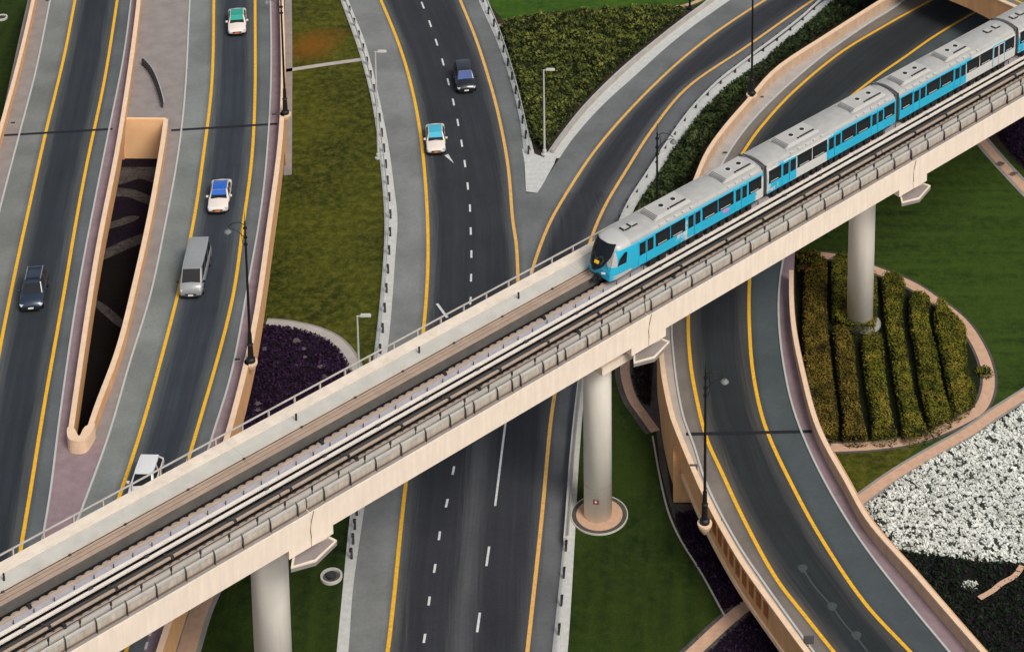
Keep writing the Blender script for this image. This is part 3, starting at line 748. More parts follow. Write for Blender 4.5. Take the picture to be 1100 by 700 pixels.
# curved guard rail on the paved island
def guardrail(label, ps, spacing=1.6, h=.72, group=None, side=1, postmat='darkm'):
    off_ = Vector((ps[0].x, ps[0].y, ps[0].z)); q = [p - off_ for p in ps]
    r = empty('guardrail', off_, 0, label, 'guardrail', group)
    n = len(q); V = []; prof = [(0, h - .16), (.05, h - .1), (0, h - .02), (.05, h + .06), (0, h + .14), (-.03, h + .14), (-.03, h - .16)]
    for i, p in enumerate(q):
        d = (q[min(i + 1, n - 1)] - q[max(i - 1, 0)]); d.z = 0; d.normalize(); s_ = Vector((-d.y, d.x, 0)) * side
        V += [p + s_ * a + Vector((0, 0, b)) for a, b in prof]
    m = len(prof)
    fs = [(i * m + k, i * m + (k + 1) % m, (i + 1) * m + (k + 1) % m, (i + 1) * m + k) for i in range(n - 1) for k in range(m)]
    link('rail', V, fs, M['railp'], r)
    acc = 0; nxt = .3; k = 0
    for i in range(1, n):
        L = (q[i] - q[i - 1]).length
        while nxt <= acc + L and k < 95:
            t = (nxt - acc) / L; p = q[i - 1].lerp(q[i], t); d = (q[i] - q[i - 1]).normalized(); s_ = Vector((-d.y, d.x, 0)) * side
            b = MB(); c = p - s_ * .16
            b.box((c.x, c.y, (h + .1) / 2), (.16, .16, h + .1), math.atan2(d.y, d.x))
            c2 = p - s_ * .09; b.box((c2.x, c2.y, h - .03), (.22, .16, .26), math.atan2(d.y, d.x))
            b.build('post', M[postmat], r); nxt += spacing; k += 1
        acc += L
    return r
mid = lambda c1, c2, f=.5: (lambda y: c1(y) * (1 - f) + c2(y) * f)
cc = mid(HLs, HL, .35)
guardrail('guardrail on the left edge of the highway above the metro viaduct', [G(cc(y), y, .06) for y in frange(-25, 470, 8)], 2.75, side=-1)
guardrail('guardrail on the left edge of the highway just below the metro viaduct', [G(cc(y), y, .06) for y in frange(520, 600, 8)], 1.5, side=-1)
cc2 = mid(HR, HRs, .6)
guardrail('guardrail on the right edge of the highway before the gore', [G(cc2(y), y, .06) for y in frange(-25, 168, 8)], 2.75, side=1)
cc3 = mid(RR, RRs, .35)
guardrail('guardrail on the right edge of the curved slip road', [G(cc3(y), y, .06) for y in frange(-10, 300, 5)], 2.6, side=1)
cc4 = mid(RR, RRs, .5)
guardrail('guardrail on a concrete strip at the lower right edge of the highway', [G(cc4(y), y, .06) for y in frange(588, 760, 8)], 2.7, side=1)
cc4b = mid(RLs, RL, .3)
ps = [G(cc4b(y), y, .0) for y in frange(-10, 165, 6)]
V, fs = wallbody(ps, .22, 0, .42, 1); o = link('kerb_wall', V, fs, M['greyp2']); tag(o, 'low pale kerb wall on the left of the curved slip road', 'kerb wall')
# long solid barrier beside the middle pillar
def cB(y): return RR(y) + 4
ps = [G(cB(y), y, 0) for y in frange(400, 587, 8)]
r = empty('barrier', ps[0], 0, 'long pale steel barrier beside the middle white pillar', 'barrier')
q = [p - ps[0] for p in ps]
V, fs = wallbody(q, .22, 0, .78, -1); link('lower_wall', V, fs, M['paleg'], r)
b = MB(); b.tube([p + Vector((.1, 0, 1.0)) for p in q], .06, 6); b.build('top_rail', M['greym'], r)
for p in q[::3]:
    b = MB(); b.box((p.x + .1, p.y, .88), (.08, .08, .26)); b.build('post', M['greym'], r)
gc = openc([(153.5, 69), (158, 73), (163.5, 80), (168.5, 90), (172.5, 101), (175.5, 112), (176.5, 118)], 5)
guardrail('short curved guardrail standing alone on the paved island', [G(x, y, ZD) for x, y in gc], .5, .6, side=1)

# ================================================================== LOOP ROAD C (z = 4)
CLo = Curve([(965, -12), (937, 5), (885.7, 37.7), (834, 72), (801.3, 108), (777, 136), (758.6, 162), (745.6, 191.7), (728, 235), (714, 285), (706.5, 330), (706, 360), (708, 377), (712, 410), (719.3, 444), (724, 458), (740, 497), (752, 524.5), (770.5, 561), (793, 600), (811, 626.6), (862.7, 697.4), (915, 765)])
CLi = lambda y: CLo(y)
Cw = Curve([(985, -12), (965, 5), (932, 25.7), (885.7, 58.3), (834, 102.9), (801.3, 137.9), (779, 171), (757, 215), (737, 265), (725, 310), (722.5, 350), (724.3, 378.6), (728.6, 414.3), (735.7, 448.6), (745.4, 474.3), (761.4, 522), (791.9, 580), (819.5, 621.5), (867.9, 688.8), (925, 765)])
C1 = Curve([(1022, -12), (1000.6, 0), (954, 25.7), (902.9, 56.6), (851.4, 99.4), (817, 137), (800, 161), (775, 202), (753, 255), (742, 305), (739.3, 345), (741.4, 385.7), (747, 421.4), (758.9, 470), (774.3, 504.6), (800, 559.4), (834, 621), (868.6, 665.7), (896, 700), (945, 760)])
C2 = Curve([(1092, -12), (1043.4, 15.4), (1005.7, 37.7), (971.4, 61.7), (937, 85.7), (895, 120), (860, 160), (830, 205), (812, 255), (805.5, 297), (805.3, 357), (810.3, 408.6), (823, 460), (851.4, 521.7), (885.7, 583.4), (930.3, 648.6), (978.3, 700), (1035, 760)])
Cwr = Curve([(1150, -12), (1100, 15), (1050, 45), (1000, 78), (955, 110), (905, 155), (870, 200), (848, 250), (837, 299), (836, 350), (844.6, 412), (858, 458), (882.3, 511.4), (916.6, 569.7), (954.3, 621), (1019.4, 700), (1075, 765)])
CRo = Curve([(1165, -5), (1100, 32), (1040, 70), (975, 118), (915, 168), (872, 225), (855, 262), (852, 298), (854, 345), (862.5, 391), (881, 458), (913, 518), (937, 559.4), (985, 614), (1057, 696.6), (1120, 765)])
ribbon('road', [Cw, C1, C2, Cwr], 'sls', -12, 760, ZD, M['roadC'], [0, 0, 1])
band('pavement', CLo, Cw, -12, 760, ZD + .01, M['greyp2'])
def cro_in(y): return CRo(y) + 1
band('pavement', Cwr, cro_in, -5, 760, ZD + .01, M['purple'])
for c in (Cw, Cwr):
    ps = [G(c(y), y, ZD + .12) for y in frange(-10, 755, 8)]
    V, fs = wallbody(ps, .15, ZD - .05, ZD + .1, -1 if c is Cw else 1); tag(link('kerb', V, fs, M['kerbline']), kind='structure')
line('road_marking', C1, -12, 760, ZD + .012, .27, M['yellow']); line('road_marking', C2, -12, 760, ZD + .012, .27, M['yellow'])
joint((737, 466), (872, 463), ZD + .03)
slab(off(CLo, 4), off(CRo, 2), -10, 170, ZD - .02, -.04, M['orange'], 'road_embankment')
slab(off(CLo, 4), off(CRo, -30), 170, 486, ZD - .02, -.04, M['orange'], 'road_embankment')
slab(off(CLo, 6), off(CRo, 2), 486, 760, ZD - .02, 2.7, M['orange'])
parapet('pale tan parapet on the outer left side of the loop road above the viaduct', CLo, -12, 330, ZP, 3.9, .32, 1, M['tanpale'])
parapet('tan parapet and bridge edge on the left side of the loop road below the viaduct', CLo, 335, 765, ZP, lambda y: 0. if y < 462 else 2.9, .32, 1)
parapet('tan parapet on the right side of the loop road below the viaduct', CRo, 290, 765, ZP, 3.9, .3, -1, M['tanpale'])
parapet('tan parapet on the right side of the loop road behind the train', CRo, 0, 205, ZP, 3.9, .4, -1)
M['seal'] = simple('road_sealant', (60, 66, 67), .8, var=.2)
M['skid'] = simple('tyre_mark', (34, 37, 40), .8, var=.2)
sq = openc([(860, 606), (874, 628), (893, 650), (906, 668), (921, 685), (934, 702)])
strip('repair_seam', [G(x, y, ZD + .006) for x, y in sq], .13, M['seal'])
for x, y in ((862.5, 610), (894, 651), (920, 682)):
    p = G(x, y, ZD + .008); tag(link('repair_patch', [(p.x + .32 * math.cos(a) * (1 + .2 * math.sin(3 * a)), p.y + .4 * math.sin(a), p.z) for a in np.linspace(0, 6.28, 14)[:-1]], [tuple(range(13))], M['seal']), kind='structure')
strip('tyre_mark', [G(x, y, ZD + .006) for x, y in openc([(66, 168), (62, 185), (57, 205), (53, 222)])], .22, M['skid'])
# abutment corner of the loop bridge
p0 = G(724.8, 539.4, 0); p1 = G(742, 539.4, 0)
b = MB(); b.box(((p0.x + p1.x) / 2 + 1.6, p0.y + .6, 1.9), (4.6, 1.2, 3.8)); o = b.build('abutment_wall', M['orange'])
tag(o, 'tan abutment block under the loop bridge beside the dark bed', 'abutment')
# recessed panels and pilasters on the bridge face
ys = frange(556, 640, 12.0)
pr = empty('bridge_panels', G(CLo(600), 600, 0), 0, 'row of recessed reddish panels in the outer face of the loop bridge', 'wall panels')
cnt = 0
for y in frange(552, 640, 10.5):
    a, b_ = G(CLo(y), y, ZP), G(CLo(y + 6.8), y + 6.8, ZP)
    d = (b_ - a); d.z = 0; d.normalize(); s_ = Vector((-d.y, d.x, 0))
    for sgn in (-1,):
        o1, o2 = a + s_ * -.035, b_ + s_ * -.035
        Vv = [Vector((o1.x, o1.y, 3.75)), Vector((o2.x, o2.y, 3.75)), Vector((o2.x, o2.y, 4.85)), Vector((o1.x, o1.y, 4.85))]
        Vv = [v - pr.location for v in Vv]
        link('panel', Vv, [(0, 1, 2, 3)], M['orange_dk'], pr)
# lower moulding of the bridge face
ps = [G(CLo(y), y, ZP) for y in frange(482, 760, 8)]
V, fs = wallbody(ps, .14, 2.75, 3.05, -1); o = link('bridge_moulding', V, fs, M['orange_top']); tag(o, 'pale moulding along the bottom of the loop bridge face', 'moulding')

# overpass at the top right
ZB = 8.5
ov = [(1016, -3), (1040, 7), (1063.6, 19), (1120, 44)]
ps = [G(x, y, 7.6) for x, y in ov]
r = empty('overpass_bridge', ps[0], 0, 'tan sided road overpass crossing above the loop road in the top right corner', 'bridge')
q = [p - ps[0] for p in ps]; q = [Vector((p.x, p.y, 0)) for p in q]
d = (q[-1] - q[0]).normalized(); ext = [q[0] - d * 14] + q + [q[-1] + d * 25]
z0 = 7.0 - 7.6
base_z = 7.6
V, fs = wallbody(ext, .35, 7.4 - base_z, 9.7 - base_z, 1); link('wall_face', V, fs, M['orange'], r)
V, fs = wallbody([p - Vector((-d.y, d.x, 0)) * .05 for p in ext], .45, 9.7 - base_z, 9.84 - base_z, 1); link('coping', V, fs, M['orange_top'], r)
nrm = Vector((-d.y, d.x, 0))
def quadstrip(name, o1, o2, z, mat):
    a, b_ = ext[0], ext[-1]
    Vv = [a + nrm * o1, b_ + nrm * o1, b_ + nrm * o2, a + nrm * o2]; Vv = [Vector((v.x, v.y, z - base_z)) for v in Vv]
    link(name, Vv, [(0, 1, 2, 3)], mat, r)
Vv = []
for zz_ in (7.6, 8.5):
    for a, o_ in ((ext[0], .36), (ext[-1], .36), (ext[-1], 13), (ext[0], 13)):
        v = a + nrm * o_; Vv.append(Vector((v.x, v.y, zz_ - base_z)))
link('deck', Vv, [(3, 2, 1, 0), (4, 5, 6, 7), (0, 1, 5, 4), (1, 2, 6, 5), (2, 3, 7, 6), (3, 0, 4, 7)], M['roadA'], r)
quadstrip('edge_line', 3.0, 3.25, 8.52, M['yellow']); quadstrip('edge_line', 8.5, 8.75, 8.52, M['yellow'])
for tpos in (.25, .42, .55):
    p = ext[0].lerp(ext[-1], tpos) - nrm * .012
    Vv = [p - d * .03, p + d * .03]; Vv = [Vector((Vv[0].x, Vv[0].y, 7.45 - base_z)), Vector((Vv[1].x, Vv[1].y, 7.45 - base_z)), Vector((Vv[1].x, Vv[1].y, 9.65 - base_z)), Vector((Vv[0].x, Vv[0].y, 9.65 - base_z))]
    link('wall_joint', Vv, [(0, 1, 2, 3)], M['darkm'], r)

# ================================================================== METRO VIADUCT
PHI = math.radians(46.3)
VO = G(500, 454, 17)
U = Vector((math.sin(PHI), math.cos(PHI), 0)); N = Vector((-math.cos(PHI), math.sin(PHI), 0))
via = empty('metro_viaduct', (VO.x, VO.y, 0), math.atan2(U.y, U.x), 'long cream concrete metro viaduct crossing the picture diagonally on round pillars', 'viaduct')
# local frame of the viaduct: x = along (s), y = inward across (t), z = up
def ext_profile(name, prof, s0, s1, mat, parent=via, closed_=True, step=None):
    m = len(prof); ss = frange(s0, s1, step) if step else [s0, s1]
    V = [(s_, t, z) for s_ in ss for t, z in prof]
    fs = [(i * m + k, (i + 1) * m + k, (i + 1) * m + (k + 1) % m, i * m + (k + 1) % m) for i in range(len(ss) - 1) for k in range(m if closed_ else m - 1)]
    if closed_: fs += [tuple(range(m)), tuple((len(ss) - 1) * m + k for k in range(m))[::-1]]
    return link(name, V, fs, mat, parent)
def vbox(name, s0, s1, t0, t1, z0, z1, mat, parent=via):
    b = MB(); b.box(((s0 + s1) / 2, (t0 + t1) / 2, (z0 + z1) / 2), (s1 - s0, t1 - t0, z1 - z0)); return b.build(name, mat, parent)
S0, S1 = -75., 135.
JT = [-71.2, -42., -12.6, 16.9, 46.1, 75.3, 104.5, 133.]
GIRD = [(0, 17), (0, 15.2), (1.3, 14.1), (8.3, 14.1), (9.5, 15.2), (9.5, 17), (8.62, 17), (8.62, 15.9), (.52, 15.9), (.52, 17)]
for a, b_ in zip(JT[:-1], JT[1:]):
    sp = ext_profile('girder_span', GIRD, a + .006, b_ - .006, M['cream'])
    vbox('coping', a + .006, b_ - .006, 8.6, 9.52, 17.0, 17.05, M['cream2'], sp)
    vbox('walkway_slab', a + .006, b_ - .006, 7.5, 8.59, 16.3, 17.0, M['paleg'], sp)
    vbox('track_bed', a + .006, b_ - .006, .53, 8.6, 15.9, 16.05, M['bedd'], sp)
    vbox('evacuation_plinth', a + .006, b_ - .006, 6.5, 7.46, 15.95, 16.75, M['tant'], sp)
    for tg in (6.86, 7.2): vbox('plinth_groove', a + .006, b_ - .006, tg - .02, tg + .02, 16.7, 16.756, M['brownr'], sp)
    vbox('evacuation_plinth', a + .006, b_ - .006, 7.44, 7.497, 15.95, 16.765, M['dark'], sp)
    vbox('plinth_side', a + .006, b_ - .006, 6.46, 6.497, 15.95, 16.74, M['bedg'], sp)
    vbox('central_slab', a + .006, b_ - .006, 4.98, 5.42, 15.95, 16.4, M['lav'], sp)
    vbox('cable_cover', a + .006, b_ - .006, 4.58, 4.84, 16.42, 16.52, M['railw'], sp)
    vbox('cable_cover', a + .006, b_ - .006, 4.07, 4.31, 16.36, 16.46, M['railw'], sp)
    vbox('plinth_side', a + .006, b_ - .006, 4.31, 4.56, 15.95, 16.25, M['bedd'], sp)
    vbox('plinth_side', a + .006, b_ - .006, 3.6, 4.05, 15.95, 16.15, M['bedm'], sp)
    b = MB(); b.tube([(a + .05, 3.42, 16.33), (b_ - .05, 3.42, 16.33)], .115, 10); b.build('conductor_rail', M['tanr'], sp)
    vbox('plinth_side', a + .006, b_ - .006, 2.1, 2.5, 15.95, 16.42, M['paleg'], sp)
    vbox('drain_channel', a + .006, b_ - .006, .9, 2.0, 15.95, 16.3, M['bedg'], sp)
    # diaphragm steps at the span ends
    vbox('end_diaphragm', b_ - 1.7, b_ - .03, .02, 9.48, 14.55, 15.25, M['cream'], sp)
    vbox('end_diaphragm', a + .03, a + 1.7, .02, 9.48, 14.55, 15.25, M['cream'], sp)
    # running rails
    for t in (1.55, 2.98, 5.6, 7.03 - .3):
        vbox('rail', a + .006, b_ - .006, t - .035, t + .035, 16.1, 16.33, M['rail'], sp)
# scalloped covers
def scallop(t0, t1, z, s0, s1, per, amp):
    V = []; n = int((s1 - s0) / .09)
    for i in range(n + 1):
        s_ = s0 + (s1 - s0) * i / n; e = amp * abs(math.sin(math.pi * s_ / per)) ** .6
        V += [(s_, t0, z - .16), (s_, t0, z - .02), (s_, (t0 + t1) / 2, z + .03), (s_, t1 - amp + e, z), (s_, t1 - amp + e, z - .16)]
    fs = [(5 * i + k, 5 * i + 5 + k, 5 * i + 6 + k, 5 * i + 1 + k) for i in range(n) for k in range(4)]
    return link('third_rail_cover', V, fs, M['tanr'], via)
scallop(5.44, 5.86, 16.42, -71, 133, .62, .17); scallop(2.56, 2.94, 16.4, -71, 133, .62, .17)
# small things on the deck: brackets, ticks, clamps
b = MB()
for i in range(150): b.box((-70 + i * 1.36, 5.0, 16.52), (.05, .05, .34))
o = b.build('slab_joint', M['darkm'], via); tag(o, kind='stuff')
b = MB(); rr = random.Random(5)
for i in range(46):
    s_ = -70 + i * 4.4 + rr.uniform(-.3, .3)
    b.box((s_, 4.35, 16.5), (.28, .2, .14)); b.tube([(s_ + 1.1, 3.42, 16.33), (s_ + 1.28, 3.42, 16.33)], .2, 8)
    b.tube([(s_ + .9, 3.75, 16.5), (s_ + 1.2, 3.2, 16.5)], .04, 5)
    b.box((s_ + .4, 7.42, 16.8), (.18, .12, .08))
o = b.build('cable_clamp', M['darkm'], via); tag(o, kind='stuff')
b = MB()
for s_ in (-29.5, -8, 2.4, 11.5, 21):
    b.box((s_, 8.0, 17.25), (.1, .1, .5)); b.tube([(s_ + .2, 5.65, 16.4), (s_ + .42, 5.65, 16.4)], .22, 8); b.tube([(s_ + .9, 2.75, 16.4), (s_ + 1.1, 2.75, 16.4)], .2, 8)
o = b.build('cross_cable', M['trim'], via); tag(o, kind='stuff')
b = MB(); b.tube([(-71, 1.25, 17.2), (133, 1.25, 17.2)], .045, 6); b.build('cable', M['tanr'], via)
b = MB(); b.tube([(-71, .95, 18.0), (133, .95, 18.0)], .03, 6)
for i in range(98): b.tube([(-70 + i * 2.08, .95, 16.3), (-70 + i * 2.08, .95, 18.0)], .035, 5); b.box((-70 + i * 2.08, .95, 17.85), (.1, .12, .28))
b.build('inner_handrail', M['darkm'], via)
# acoustic barrier on the near edge: ribs with curved panels
prof = [(.42, 17.0), (.39, 17.3), (.4, 17.6), (.405, 17.615), (.42, 17.74), (.46, 17.82)]
lowp = prof[:3]; upp = prof[3:]
sub = 0
ribs = []; s_ = -40.
while s_ < 105:
    ribs.append(s_); s_ += 2.05
    if 0 < s_ < 16 and int((s_ / 2.05)) % 2 == 0: ribs.append(s_ - .75)
ribs = sorted(ribs)
for s_ in ribs[:96]:
    V = []
    rp = [(.3, 17.0, .1), (.28, 17.3, .08), (.27, 17.55, .06), (.29, 17.74, .05), (.34, 17.88, .045), (.48, 17.94, .04)]
    for t, z, w in rp: V += [(s_ - .022, t - w, z), (s_ + .022, t - w, z), (s_ + .022, t + w, z), (s_ - .022, t + w, z)]
    fs = [(i * 4 + k, i * 4 + (k + 1) % 4, i * 4 + 4 + (k + 1) % 4, i * 4 + 4 + k) for i in range(5) for k in range(4)] + [(20, 21, 22, 23), (3, 2, 1, 0)]
    link('barrier_rib', V, fs, M['darkm'], via)
for a, b_ in zip(JT[:-1], JT[1:]):
    for pp, m_ in ((lowp, 'panel'), (upp, 'panel2')):
        q = pp + [(t + .03, z) for t, z in pp[::-1]]
        ext_profile('barrier_panel', q, a + .05, b_ - .05, M[m_])
    vbox('base_rail', a + .05, b_ - .05, .1, .3, 17.0, 17.05, M['midg'])
    vbox('base_rail', a + .05, b_ - .05, .33, .38, 17.02, 17.12, M['brownr'])
# handrail on the far edge
b = MB(); b.tube([(-71, 9.62, 17.45), (133, 9.62, 17.45)], .065, 6); b.build('handrail', M['greyp2'], via)
for i in range(98):
    s_ = -70 + i * 2.1
    vbox('rail_post', s_ - .05, s_ + .05, 9.54, 9.66, 16.8, 17.5, M['greyp2'])
# pillars, caps
def worldtolocal(p):
    v = Vector((p.x - VO.x, p.y - VO.y, 0)); return v.dot(U), v.dot(N)
pl = [worldtolocal(G(642.4, 553, 0)), worldtolocal(G(923.4, 349.5, 0)), (-13., 4.3), (-42.5, 4.5), (75.3, 4.6), (104.5, 4.6)]
for k, (s_, t) in enumerate(pl):
    b = MB(); r0 = 1.03 if k < 2 else 1.22
    if k == 1: r0 = 1.08
    b.lathe((s_, t, 0), [(r0, -.02), (r0, 12.3), (r0 * 1.02, 12.8), (r0 * 1.12, 13.4), (r0 * 1.35, 14.1)], 40)
    pil = b.build('pillar', M['colw'], via, smooth=True)
    for f_ in pil.data.polygons:
        if len(f_.vertices) > 4: f_.use_smooth = False
    vbox('pier_cap', s_ - 1.5, s_ + 1.5, t - 2.2, t + 2.6, 13.5, 14.12, M['cream'])
    if k == 0:
        # small red notice on the pillar, facing the camera
        ang = math.atan2(-G(642.4, 553, 0).y, 30.)  # pointing to the viewer side
        wdir = Vector((-.12, -1, 0)).normalized()
        loc = Vector((wdir.dot(U), wdir.dot(N), 0)); sd = Vector((-loc.y, loc.x, 0))
        c = Vector((s_, t, 1.9)) + loc * (r0 + .015)
        for nm, w, h_, dz, dd_, mt in (('notice', .42, .36, 0, 0, 'red'), ('notice_symbol', .16, .14, .03, .008, 'platew')):
            V = [c + loc * dd_ + sd * w / 2 * a + Vector((0, 0, h_ / 2 * e + dz)) for a, e in ((-1, -1), (1, -1), (1, 1), (-1, 1))]
            link(nm, V, [(0, 1, 2, 3)], M[mt], pil)
        b = MB(); b.lathe((s_, t, 2.9), [(r0 + .004, 0), (r0 + .008, .02), (r0 + .004, .04)], 40, caps=False); b.build('joint_line', M['midg'], pil)
    if k == 1:
        pass
# bearing platforms poking out at each joint: pentagon tray with raised pale rim
for js in JT[1:-1]:
    o_ = js - 16.9
    pen = [(15.9, .6), (15.0, -.42), (16.5, -1.0), (18.55, -.42), (18.4, .3)]
    pen = [(a + o_, b_) for a, b_ in pen]
    V = [(a, b_, 14.0) for a, b_ in pen] + [(a, b_, 14.25) for a, b_ in pen]
    link('bearing_tray', V, [(4, 3, 2, 1, 0), (5, 6, 7, 8, 9)] + [(i, (i + 1) % 5, 5 + (i + 1) % 5, 5 + i) for i in range(5)], M['greyp'], via)
    cx_, cy_ = sum(a for a, _ in pen) / 5, sum(b_ for _, b_ in pen) / 5
    V = []; fs = []
    inn = [(a + (cx_ - a) * .1, b_ + (cy_ - b_) * .17) for a, b_ in pen]
    V = [(a, b_, 14.255) for a, b_ in pen] + [(a, b_, 14.36) for a, b_ in pen] + [(a, b_, 14.36) for a, b_ in inn] + [(a, b_, 14.255) for a, b_ in inn]
    for i in range(5):
        j = (i + 1) % 5
        fs += [(i, j, 5 + j, 5 + i), (5 + i, 5 + j, 10 + j, 10 + i), (10 + i, 10 + j, 15 + j, 15 + i)]
    link('tray_rim', V, fs, M['cream2'], via)
    # curved joint seam in the fascia
    b = MB(); b.tube([(js + .25, -.005, 17.02), (js + .05, -.01, 16.4), (js - .05, -.01, 15.8), (js, -.01, 15.2)], .028, 5); b.build('joint_seam', M['darkm'], via)

# pillar footing ring
p = G(642.4, 553, 0)
r = empty('pillar_footing', (p.x + .1, p.y - .05, 0), 0, 'round paved footing with a pale kerb ring at the base of the middle pillar', 'footing')
b = MB(); b.lathe((0, 0, 0), [(2.1, 0), (2.1, .12), (2.03, .12), (2.03, .05)], 48, caps=False); b.build('kerb_ring', M['paleg'], r)
b = MB(); b.lathe((0, 0, 0), [(2.03, .0), (2.03, .09)], 48); b.build('gravel_disc', M['gravel'], r)
b = MB(); b.lathe((0, 0, 0), [(1.7, .0), (1.7, .12)], 48); b.build('paved_disc', M['tanpath'], r)
p = G(923.4, 352, 0)
r = empty('pillar_footing', (p.x + .45, p.y + .5, 0), 0, 'round pale footing at the base of the pillar in the hedge garden', 'footing')
b = MB(); b.lathe((0, 0, 0), [(1.35, 0), (1.35, .14)], 40); b.build('paved_disc', M['greyp2'], r)
# ring shaped manhole
p = G(356, 620, 0)
r = empty('manhole_ring', p, 0, 'white ring shaped drain surround with dark centre on the lawn beside the left pillar', 'manhole')
b = MB(); b.lathe((0, 0, 0), [(.78, 0), (.78, .2), (.64, .2), (.6, .06)], 32, caps=False); b.build('ring', M['paleg'], r)
b = MB(); b.lathe((0, 0, 0), [(.62, 0), (.62, .07)], 32); b.build('basin', M['gravel'], r)
b = MB(); b.lathe((0, 0, 0), [(.34, 0), (.34, .3)], 24); b.build('cover', M['darkm'], r)
p = G(2, 20, 0)
r = empty('manhole_ring', p, 0, 'white ring shaped drain surround at the top left corner lawn', 'manhole')
b = MB(); b.lathe((0, 0, 0), [(.6, 0), (.6, .2), (.45, .2), (.4, .05)], 28, caps=False); b.build('ring', M['paleg'], r)
b = MB(); b.lathe((0, 0, 0), [(.3, 0), (.3, .2)], 20); b.build('cover', M['darkm'], r)

# ================================================================== TRAIN
TT0, TT1, ZF, ZS, ZR = 4.72, 7.45, 17.15, 19.1, 19.72
TC = (TT0 + TT1) / 2; HWD = (TT1 - TT0) / 2
train = empty('metro_train', VO + U * 17.3 + N * TC - Vector((0, 0, .67)), math.atan2(U.y, U.x), 'sky blue and silver metro train heading down left on the viaduct', 'train')
ZB0 = train.location.z
# carriage local: x = along away from nose, y = across (towards far side +), z up from ZB0
def tz(z): return z - ZB0
SEC = [(-1.0, ZF), (-1.02, ZF + .6), (-1.02, ZS - .55), (-1.0, ZS), (-.94, ZS + .28), (-.82, ZS + .45), (-.6, ZR - .08), (-.3, ZR), (0, ZR + .02), (.3, ZR), (.6, ZR - .08), (.82, ZS + .45), (.94, ZS + .28), (1.0, ZS), (1.02, ZS - .55), (1.02, ZF + .6), (1.0, ZF)]
def sidemat():
    t = NT('train_livery')
    a = t.attr('livery').outputs['Fac']
    n = t.noise(1.3, 5, .7, t.coord())
    ad = t.n('ShaderNodeMath', operation='ADD'); t.l(a, ad.inputs[0]); t.l(t.mapr(n, .25, .75, -.35, .35), ad.inputs[1])
    f = t.mapr(ad.outputs[0], .44, .56)
    roof = t.attr('roof').outputs['Fac']
    col = t.mix(f, rgb((206, 205, 200)), rgb((38, 174, 208)))
    col = t.mix(roof, col, t.mix(t.mapr(t.noise(1.5, 5, .6), .3, .7), rgb((160, 160, 156)), rgb((176, 174, 168))))
    t.base(col); t.b.inputs['Roughness'].default_value = .38; t.b.inputs['Coat Weight'].default_value = .25
    return t.m
M['livery'] = sidemat()
